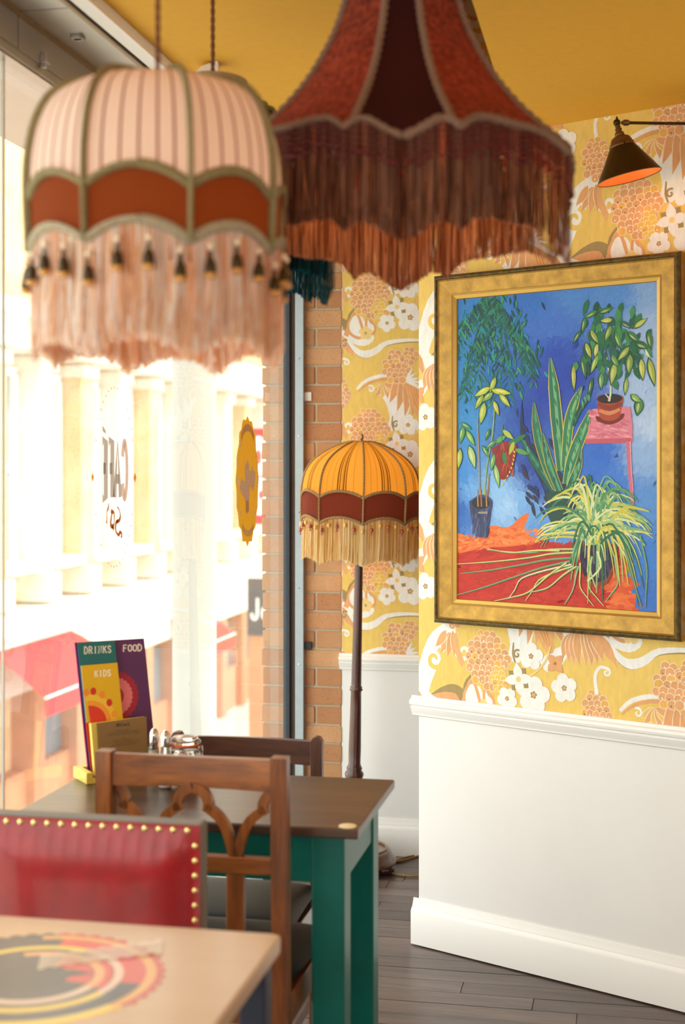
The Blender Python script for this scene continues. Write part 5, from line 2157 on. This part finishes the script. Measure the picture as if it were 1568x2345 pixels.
# ---- cream laminate table with printed rings, nearest the viewer
LV1, LU1, LZ = -0.540, 2.205, 0.75
LW, LDp = 0.735, 0.70
lam = thing('laminate_table', 'cream laminate table printed with scalloped red and yellow rings', 'table', W(LV1 - LW / 2, LU1 - LDp / 2, 0), RZ)
mb = MB()
cr = 0.018
out = []
for cxs, cys, a0 in ((1, 1, 0), (-1, 1, 90), (-1, -1, 180), (1, -1, 270)):
    for q in range(6):
        a = math.radians(a0 + q * 18)
        out.append((cxs * (LW / 2 - cr) + cr * math.cos(a), cys * (LDp / 2 - cr) + cr * math.sin(a)))
mb.prism(out, LZ - 0.028, LZ, lambda a, b, d: Vector((a, b, d)))
mb.build('table_top', mat('cream_laminate', '#c8a47e', rough=0.3, var=0.08, vscale=4, vstretch=(.3, 1, 1), color2='#bb966f', coat=0.2), lam, bevel=0.004)
M_navy = mat('navy_leg', '#23283a', rough=0.4)
for sx in (-1, 1):
    for sy in (-1, 1):
        mb = MB()
        mb.box((sx * (LW / 2 - .035) - .022, sy * (LDp / 2 - .04) - .022, 0), (sx * (LW / 2 - .035) + .022, sy * (LDp / 2 - .04) + .022, LZ - .028))
        mb.build('leg', M_navy, lam, bevel=0.004)
mb = MB()
mb.box((-LW / 2 + .05, -LDp / 2 + .05, LZ - .078), (LW / 2 - .05, LDp / 2 - .05, LZ - .028))
mb.build('apron', M_navy, lam, bevel=0.003)
dl = Decal((0, 0, LZ), (1, 0, 0), (0, 1, 0), (0, 0, 1), base=0.0003, step=0.00003)
dl.clip = (-LW / 2 + .004, -LDp / 2 + .004, LW / 2 - .004, LDp / 2 - .004)
q = O + ray(72, 2238) * ((LZ - H) / ray(72, 2238).z)
qv, qu = to_room(q)
cc = (qv - (LV1 - LW / 2), qu - (LU1 - LDp / 2))
RR = 0.196


def scallop(r0, n, amp, col, a0=0, a1=360, r_in=None):
    pts = []
    N_ = 220
    for i in range(N_ + 1):
        a = math.radians(a0 + (a1 - a0) * i / N_)
        r = r0 + amp * abs(math.sin(n * a / 2))
        pts.append((cc[0] + r * math.cos(a), cc[1] + r * math.sin(a)))
    if r_in is not None:
        for i in range(N_, -1, -1):
            a = math.radians(a0 + (a1 - a0) * i / N_)
            pts.append((cc[0] + r_in * math.cos(a), cc[1] + r_in * math.sin(a)))
    else:
        pts = pts[:-1] if a1 - a0 >= 360 else pts + [cc]
    dl.poly(pts, col)


scallop(RR * .965, 46, RR * .05, '#c23a22', -25, 100)
scallop(RR * .965, 46, RR * .05, '#43332f', 100, 200)
scallop(RR * .965, 46, RR * .03, '#e0b23a', 200, 335)
scallop(RR * .94, 46, 0, '#d79a4a', -28, 108)
scallop(RR * .94, 46, 0, '#e4c13c', 205, 332)
scallop(RR * .86, 46, 0, '#cc3d22', 2, 96)
scallop(RR * .86, 46, 0, '#3f3838', 96, 180)
scallop(RR * .86, 46, 0, '#463c3a', 180, 362)
scallop(RR * .69, 46, 0, '#d9b9a0', -20, 70)
scallop(RR * .69, 46, 0, '#e6c32e', 70, 200)
scallop(RR * .70, 46, 0, '#e2bd34', 200, 342)
scallop(RR * .62, 46, 0, '#413838', 0, 360)
scallop(RR * .60, 46, RR * .02, '#cc4226', -12, 62)
scallop(RR * .55, 46, 0, '#dd9a5a', -12, 120)
scallop(RR * .55, 46, 0, '#d8b79c', 190, 348)
scallop(RR * .47, 46, 0, '#3d3536', 0, 360)
scallop(RR * .46, 46, 0, '#c93c22', -6, 80)
scallop(RR * .28, 46, 0, '#332c2e', 0, 360)
dl.leaf((cc[0] + .03, cc[1] - .0), (cc[0] + .085, cc[1] + .03), .03, '#332c2e', .2)
for i in range(17):                             # checked strip running off to the back edge
    for j in range(11):
        if (i + j) % 2 == 0:
            a, b = i * .0106 - .01, j * .006
            f = lambda x, y: (cc[0] - .015 + x * .9 + y * .3, cc[1] + .075 + x * .55 - y * .9 + .02)
            dl.poly([f(a, b), f(a + .0106, b), f(a + .0106, b + .006), f(a, b + .006)], '#e2cbb2')
o = dl.mb.build('printed_rings', mat('laminate_print', '#ffffff', rough=0.3, attr=True, coat=0.2), lam, fix=False)

# ------------------------------------------------------------------ things on the window table
M_print = mat('card_print', '#ffffff', rough=0.5, attr=True)
me_, mn_ = Vector((0.866, 0.5, 0)), Vector((0.5, -0.866, 0))
mup = (Vector((0, 0, 1)) - mn_ * 0.09).normalized()          # leans back a little
mn_ = me_.cross(mup)
mo = O + ray(196, 1779) * ((ZT + 0.004 - H) / ray(196, 1779).z)


def card(name, label, cat, off, px4, th, face, edge, group=None):
    """thin printed card standing in the holder; px4 its corners in the photograph"""
    o0 = mo + mn_ * off
    root = thing(name, label, cat, o0, group=group)
    d = Decal(o0, me_, mup, mn_)
    pts = [(a, max(b, 0.001)) for a, b in (d.px(*q) for q in px4)]
    mb = MB()
    mb.prism(pts, -th, 0.0, lambda a, b, dd: me_ * a + mup * b + mn_ * dd)
    mb.build('card', mat(name + '_stock', edge, rough=0.6), root)
    dd_ = Decal((0, 0, 0), me_, mup, mn_, base=0.0003, step=0.00005)
    dd_.P = d
    dd_.poly(pts, face)
    return root, dd_, d


def mixp(q, s, t):
    (ax, ay), (bx, by), (cx_, cy_), (dx_, dy_) = q     # TL TR BR BL
    tx, ty = ax + (bx - ax) * s, ay + (by - ay) * s
    ex, ey = dx_ + (cx_ - dx_) * s, dy_ + (cy_ - dy_) * s
    return (ex + (tx - ex) * t, ey + (ty - ey) * t)


def clipped(dd_, d, px4):
    """keep later print inside the card (slightly sheared rectangle)"""
    return [d.px(*q) for q in px4]


def rosette(dd_, c, r, n, col, a0, a1, scal_=.07):
    pts = [c]
    for i in range(91):
        a = math.radians(a0 + (a1 - a0) * i / 90)
        k = r * (1 + scal_ * abs(math.sin(n * a / 2)))
        pts.append((c[0] + k * math.cos(a), c[1] + k * math.sin(a)))
    dd_.poly(pts, col)


food = [(171, 1471.5), (329.5, 1462), (361, 1775), (203, 1779)]
r1, dd1, d1 = card('food_menu', 'purple food menu card at the back of the yellow holder', 'menu', 0.0, food, 0.005, '#5c2a5a', '#b3205a', 'menus in the yellow holder')
lettering(dd1, 'FOOD', lambda a, b: d1.px(*((281.5 + a * 43, 1491.5 - b * 14 - a * 1.5))), 0.0030, '#f0e2cf')
cr_ = d1.px(262, 1595)
rosette(dd1, cr_, .0585, 26, '#a51f35', -80, 75)
rosette(dd1, cr_, .044, 26, '#e2787a', -80, 78)
rosette(dd1, cr_, .024, 26, '#b42535', -80, 78, 0)
dd1.mb.build('print', M_print, r1, fix=False)
drinks = [(177.5, 1471.5), (262.5, 1468), (292, 1776), (209, 1778)]
r2, dd2, d2 = card('drinks_menu', 'teal drinks menu card between the purple and yellow menus', 'menu', 0.007, drinks, 0.004, '#1f6a66', '#1f4a6a', 'menus in the yellow holder')
lettering(dd2, 'DRINKS', lambda a, b: d2.px(192.5 + a * 62, 1497 - b * 15 - a * 3), 0.0025, '#f0e2cf', gap=.34)
dd2.mb.build('print', M_print, r2, fix=False)
kids = [(185.5, 1524.5), (268.5, 1517.5), (294, 1776), (211, 1778)]
r3, dd3, d3 = card('kids_menu', 'yellow kids menu card with orange sunburst in the holder', 'menu', 0.014, kids, 0.004, '#e0b010', '#8f8f80', 'menus in the yellow holder')
lettering(dd3, 'KIDS', lambda a, b: d3.px(216.5 + a * 37, 1550 - b * 13.5 - a * 2.5), 0.0027, '#f4ead6', gap=.3)
lo_, hi_ = d3.px(199, 1660), d3.px(279, 1600)
kc = d3.px(207, 1655)
pts_clip = [d3.px(*q) for q in kids]
x_left = lambda t: None
rosette(dd3, kc, .066, 1, '#f0c030', -38, 100, 0)
rosette(dd3, kc, .052, 1, '#ef9a2a', -36, 98, 0)
rosette(dd3, kc, .040, 1, '#d93a1e', -34, 97, 0)
for px, py, c_ in ((197, 1586, '#ef8a30'), (213.5, 1583, '#cf2a22'), (233.5, 1591, '#ef8a30'), (250, 1609, '#cf2a22'), (261, 1635, '#ef9a2a')):
    dd3.disc(d3.px(px, py), .0073, .0090, c_, n=16)
dd3.poly([d3.px(195, 1655), d3.px(284, 1650), d3.px(296, 1776), d3.px(209, 1778)], '#d93a1e')
dd3.mb.build('print', M_print, r3, fix=False)
spec = [(222, 1656.5), (335, 1641), (341, 1775), (229, 1778)]
r4, dd4, d4 = card('specials_card', 'brown kraft specials card in front of the coloured menus', 'menu', 0.040, spec, 0.003, '#8a6a3c', '#7a5c34', 'menus in the yellow holder')
lettering(dd4, 'SPECIALS', lambda a, b: d4.px(266 + a * 30, 1664 - b * 6 - a * 2.5), 0.0014, '#33261a')
for y, x0, x1 in ((1674, 262, 302), (1680, 247, 322), (1685, 243, 325), (1690, 280, 288), (1697, 258, 306), (1702, 262, 318), (1708, 256, 312)):
    n = int((x1 - x0) / 7)
    for i in range(n):
        dd4.ribbon([d4.px(x0 + i * 7, y - i * 7 * .12), d4.px(x0 + i * 7 + pr.uniform(4, 6.5), y - i * 7 * .12 - .6)], .0011, '#4a3826', 1)
dd4.mb.build('print', M_print, r4, fix=False)

M_yblock = mat('yellow_painted_wood', '#e3c658', rough=0.5, var=0.06, vscale=20)
hold = thing('menu_holder', 'yellow painted wooden block holding the menu cards', 'menu holder', mo + Vector((0, 0, -0.004)))


def slab(x0, x1, y0, y1, z0, z1):
    """box in the holder's own axes: along, towards the viewer, up"""
    mb = MB()
    mn2 = Vector((0.5, -0.866, 0))
    pts = []
    for z in (z0, z1):
        for a, b in ((x0, y0), (x1, y0), (x1, y1), (x0, y1)):
            pts.append(me_ * a + mn2 * b + Vector((0, 0, z)))
    mb.add(pts, [(3, 2, 1, 0), (4, 5, 6, 7), (0, 1, 5, 4), (1, 2, 6, 5), (2, 3, 7, 6), (3, 0, 4, 7)])
    return mb


slab(-0.020, 0.165, -0.030, 0.062, 0.0, 0.004).build('base', M_yblock, hold, bevel=0.001)
slab(-0.020, 0.165, -0.030, -0.012, 0.004, 0.026).build('back_rail', M_yblock, hold, bevel=0.001)
slab(-0.020, -0.004, -0.012, 0.062, 0.004, 0.026).build('end_block', M_yblock, hold, bevel=0.001)
d = Decal(mo + mn_ * 0.032, me_, mup, mn_)
pts = [d.px(*q) for q in ((207, 1657), (332, 1641), (340, 1774), (217, 1778))]
mb = MB()
o0 = mo + Vector((0, 0, -0.004))
mb.prism([(a, max(b, 0.002)) for a, b in pts], 0.032 - 0.012, 0.0345, lambda a, b, dd: (mo - o0) + me_ * a + mup * b + mn_ * dd)
mb.build('front_board', M_yblock, hold, bevel=0.001)


# ---- salt and pepper shakers, clip-top jar
def clear_glass(name, color='#f4f8f6', rough=0.02):
    m, nt, N, L_, b = nodes_of(name)
    b.inputs['Base Color'].default_value = (*srgb(color), 1)
    b.inputs['Roughness'].default_value = rough
    setin(b, 'Transmission Weight', 1.0)
    setin(b, 'IOR', 1.46)
    return m


M_cglass = clear_glass('clear_glass')
M_chrome = mat('polished_chrome', '#d8d4cf', rough=0.12, metal=1.0)


def shaker(label, px, Z, top_y, fill):
    p = at(px, 1700, Z)
    t = thing('salt_shaker' if fill == '#f2f0ec' else 'pepper_shaker', label, 'shaker', (p.x, p.y, ZT))
    hgt = H + (HY - top_y) / F * Z - ZT
    k = hgt / 0.115
    mb = MB()
    mb.lathe([(r, z * k) for r, z in ((0.0162, 0.0), (0.0168, 0.003), (0.0150, 0.035), (0.0122, 0.072), (0.0105, 0.080), (0.0105, 0.088))], 10)
    mb.build('body', M_cglass, t)
    mb = MB()
    mb.lathe([(r, z * k) for r, z in ((0.0135, 0.004), (0.0138, 0.006), (0.0118, 0.045), (0.0100, 0.066), (0.0002, 0.067))], 10)
    mb.build('contents', mat('shaker_fill_' + fill[1:], fill, rough=0.8), t, smooth=True)
    mb = MB()
    mb.lathe([(r, z * k) for r, z in ((0.0118, 0.083), (0.0122, 0.085), (0.0122, 0.098), (0.0112, 0.105), (0.0082, 0.111), (0.0045, 0.1145), (0.0002, 0.115))], 20)
    mb.build('cap', M_chrome, t, auto=True)


shaker('chrome capped pepper shaker beside the menu cards', 352, 3.30, 1667, '#cfc6b8')
shaker('chrome capped salt shaker next to the clip-top jar', 378.5, 3.22, 1672, '#f2f0ec')

p = at(424, 1700, 3.24)
jar = thing('clip_top_jar', 'low glass clip-top jar with orange seal on the window table', 'jar', (p.x, p.y, ZT))
jt = H + (HY - 1686) / F * 3.24 - ZT
mb = MB()
mb.lathe([(0.0002, 0.003), (0.026, 0.003), (0.0315, 0.006), (0.033, 0.012), (0.033, jt - .040), (0.031, jt - .034), (0.028, jt - .030), (0.028, jt - .026), (0.031, jt - .024), (0.031, jt - .021),
          (0.0275, jt - .021), (0.0270, jt - .030), (0.0300, jt - .040), (0.0302, 0.012), (0.0245, 0.007), (0.0002, 0.007)], 28)
mb.build('body', M_cglass, jar, smooth=True)
mb = MB()
mb.lathe([(0.0002, jt - .017), (0.029, jt - .017), (0.0315, jt - .015), (0.0318, jt - .006), (0.029, jt - .001), (0.024, jt), (0.0002, jt - .001)], 28)
mb.build('lid', M_cglass, jar, smooth=True)
mb = MB()
mb.lathe([(0.0275, jt - .0205), (0.0325, jt - .0205), (0.0325, jt - .0172), (0.0275, jt - .0172)], 28)
mb.build('rubber_seal', mat('orange_rubber', '#e2521a', rough=0.5), jar, auto=True)
mb = MB()
mb.lathe([(0.0002, 0.008), (0.024, 0.008), (0.0295, 0.014), (0.0295, jt * .55), (0.0002, jt * .56)], 24)
mb.build('contents', mat('orange_preserve', '#d8541c', rough=0.4), jar, smooth=True)
mb = MB()
mb.tube([polar(0.0335, 2 * math.pi * i / 32, jt - .028) for i in range(33)], 0.0013, 6, cap=False)
mb.tube([(0.034, -.004, jt - .028), (0.040, -.006, jt - .02), (0.041, -.006, jt - .035), (0.038, -.005, jt - .055), (0.0345, -.004, jt - .05), (0.034, -.003, jt - .03)], 0.0013, 6)
mb.tube([(0.034, -.006, jt - .028), (0.036, -.006, jt - .008), (0.03, -.006, jt - .002), (0.0, -.004, jt + .002), (-0.03, -.004, jt - .003), (-.034, -.004, jt - .026)], 0.0013, 6)
mb.tube([(0.010, -0.034, jt - .028), (0.014, -0.036, jt - .045), (0.020, -0.034, jt - .062), (0.014, -0.036, jt - .066)], 0.0013, 6)
mb.build('wire_clip', M_chrome, jar, smooth=True)

# ------------------------------------------------------------------ stickers on the glass and brick
M_dec = cloth('vinyl_decal', None, transl=0.7)
win_o = W(V_WIN, 3.5, 1.5)
win_n = W(1, 0, 0)


def glass_decal(name, label, cat, cpx):
    o0 = hit(cpx[0], cpx[1], win_o + win_n * 0.0006, win_n)
    root = thing(name, label, cat, o0)
    d = Decal(o0, W(0, 1, 0), (0, 0, 1), win_n, base=0.0005, step=0.00004)
    dd_ = Decal((0, 0, 0), W(0, 1, 0), (0, 0, 1), win_n, base=0.0005, step=0.00004)
    return root, d, dd_


rt, d, dd_ = glass_decal('cafe_decal', 'round cafe bar lettering decal on the window glass, seen reversed', 'decal', (262, 1080))
GREY, RUST = '#98887e', '#8a4a20'


def letter_px(ch, x0, x1, y0, y1, w, col, sub=3):
    k = dd_.k
    dd_.k += 1
    for st in GLYPH[ch]:
        dd_.ribbon([d.px(x1 + (x0 - x1) * a, y1 + (y0 - y1) * b) for a, b in st], w, col, sub if ch in 'CBar' else 1, k)


letter_px('E', 233, 243, 1012, 1139, .030, GREY)
letter_px('F', 247, 258, 1012, 1139, .030, GREY)
letter_px('A', 262, 275, 1012, 1139, .026, GREY)
letter_px('C', 279, 291, 1014, 1139, .024, '#b09282')
dd_.poly([d.px(*q) for q in ((234, 973), (242, 987), (242, 994), (234, 987))], GREY)
k = dd_.k
dd_.ribbon([d.px(*q) for q in ((268, 1160), (273, 1170), (275, 1182), (272, 1192), (266, 1194), (264, 1204), (265, 1218), (271, 1225), (274, 1219), (278, 1222), (277, 1232))], [.006, .006, .014, .008, .012, .006, .014, .008, .014], RUST, 3)
dd_.ribbon([d.px(*q) for q in ((266, 1196), (270, 1194))], .010, RUST, 1)
dd_.ribbon([d.px(*q) for q in ((253, 1171), (260, 1174), (261, 1190), (259, 1204), (253, 1203), (254, 1185), (257, 1172))], [.012, .008, .006, .014, .010, .006], RUST, 3)
dd_.ribbon([d.px(*q) for q in ((256, 1204), (260, 1213))], [.008, .012], RUST, 1)
dd_.ribbon([d.px(*q) for q in ((248, 1152), (247, 1164), (244, 1172), (244, 1190), (243, 1199))], [.004, .010, .005, .006, .012], RUST, 3)
for x, y in ((211.5, 1093), (308.5, 1094)):
    dm_ = Decal((0, 0, 0), W(0, 1, 0), (0, 0, 1), win_n, base=0.0005)
    dm_.poly([d.px(x, y - 12), d.px(x + 3.2, y), d.px(x, y + 12), d.px(x - 3.2, y)], '#b06a24')
    dm_.mb.build('diamond', M_dec, rt, fix=False)
for i in range(44):                            # ring of tiny lettering
    a = 2 * math.pi * i / 44
    if abs(math.cos(a)) > .93:
        continue
    x, y = 260 + 46 * math.cos(a), 1093 + 205 * math.sin(a)
    dd_.ribbon([d.px(x - 1.2, y - 3), d.px(x + 1.2, y + 3)], .004, '#a98a70', 1)
dd_.mb.build('lettering', M_dec, rt, fix=False)

rt, d, dd_ = glass_decal('gold_badge_decal', 'gold scalloped bird badge decal on the window glass by the brick pier', 'decal', (566, 1100))
SB = 7.105
B = lambda x, y: d.px(520 + x / SB, 930 + y / SB)
outl = [(328, 155), (300, 230), (262, 212), (245, 260), (228, 380), (195, 430), (188, 620), (165, 740), (150, 850), (150, 1000), (135, 1200), (150, 1400), (150, 1650), (175, 1760), (190, 1950), (225, 2010), (250, 2205), (300, 2200),
        (328, 2290), (355, 2200), (400, 2205), (425, 2030), (460, 1960), (470, 1780), (496, 1640), (496, 1420), (512, 1200), (498, 1000), (496, 820), (468, 720), (462, 480), (425, 380), (400, 250), (362, 245)]
dd_.poly([B(*q) for q in outl], '#a8721c')
bird = [(290, 835), (305, 960), (325, 870), (350, 940), (355, 1040), (385, 1060), (405, 965), (428, 1060), (452, 1060), (452, 1200), (430, 1330), (415, 1390), (392, 1350), (375, 1300), (360, 1350), (355, 1500), (330, 1620), (295, 1560),
        (270, 1500), (225, 1420), (200, 1330), (205, 1250), (232, 1170), (285, 1230), (285, 1100), (275, 1030), (285, 960)]
bd_ = Decal((0, 0, 0), W(0, 1, 0), (0, 0, 1), win_n, base=0.0012, step=0.00004)
bd_.poly([B(*q) for q in bird], '#f3dccb')
bd_.poly([B(*q) for q in ((300, 1540), (345, 1540), (350, 1700), (310, 1760), (295, 1700))], '#dcb08a')
for i in range(17):
    t = math.radians(205 + i * 130 / 16)
    x, y = 325 + 105 * math.cos(t), 620 + 270 * math.sin(t)
    bd_.disc(B(x, y), .007, .016, '#e6b98a', n=8)
for i in range(26):
    t = math.radians(-160 + i * 140 / 8) if i < 9 else None
for x, y in ((215, 580), (205, 660), (185, 840), (178, 950), (178, 1450), (185, 1590), (205, 1740), (440, 640), (458, 800), (470, 950), (468, 1480), (455, 1630), (440, 1750)):
    bd_.ribbon([B(x - 10, y - 40), B(x + 8, y - 5), B(x - 8, y + 8), B(x + 10, y + 42)], .006, '#f6ead2', 1)
for x in (172, 480):
    bd_.disc(B(x, 1220), .010, .018, '#fdf6e4', n=10)
for i in range(15):
    t = math.radians(25 + i * 130 / 14)
    bd_.disc(B(325 + 95 * math.cos(t), 1880 + 190 * math.sin(t)), .007, .014, '#f0cf8a', n=8)
dd_.mb.build('badge', M_dec, rt, fix=False)
bd_.mb.build('emblem', cloth('frosted_emblem', None, transl=0.1), rt, fix=False)


def wall_patch(name, label, px0, px1, py0, py1, th, col, cat):
    p0 = W(0, U_FAR - 0.0045, 0)
    d = Decal(p0, W(1, 0, 0), (0, 0, 1), far_n)
    a, b = d.px(px0, py1), d.px(px1, py0)
    c_ = W((a[0] + b[0]) / 2, U_FAR - 0.0045, (a[1] + b[1]) / 2)
    mb = MB()
    mb.box((-(b[0] - a[0]) / 2, -th, -(b[1] - a[1]) / 2), ((b[0] - a[0]) / 2, 0.004, (b[1] - a[1]) / 2))
    tag(mb.build(name, mat(name + '_' + col[1:], col, rough=0.5), loc=c_, rz=RZ, bevel=0.0008), label, cat)


wall_patch('square_sticker', 'small white square sticker on the brick pier', 693, 713, 898, 918, 0.003, '#f2efec', 'sticker')
wall_patch('square_sticker', 'small yellow square sticker on the brick pier beside the amber lampshade', 693, 703, 1197, 1217, 0.003, '#e6c62a', 'sticker')
wall_patch('door_stop', 'small black plastic block fixed to the brick pier', 695, 714, 1470, 1486, 0.010, '#24262a', 'block')

# ------------------------------------------------------------------ white wedge-shaped sensor under the ceiling by the window
p = O + ray(474, 165) * ((Z_LOW - 0.022 - H) / ray(474, 165).z)
sn = thing('ceiling_sensor', 'white wedge shaped sensor under the yellow ceiling by the window', 'sensor', (p.x, p.y, Z_LOW))
mb = MB()
mb.prism([(0.029, 0.0), (0.029, -0.055), (-0.035, -0.055), (-0.035, -0.034), (-0.012, -0.012), (0.010, -0.004), (0.018, 0.0)], -.02, .03)
mb.build('housing', mat('white_plastic', '#efe6dc', rough=0.45), sn, bevel=0.002)
mb = MB()
mb.box((-.012, -.022, -.045), (.014, -.0195, -.025))
mb.build('lens', mat('frosted_lens', '#d8d4cc', rough=0.3), sn, bevel=0.001)
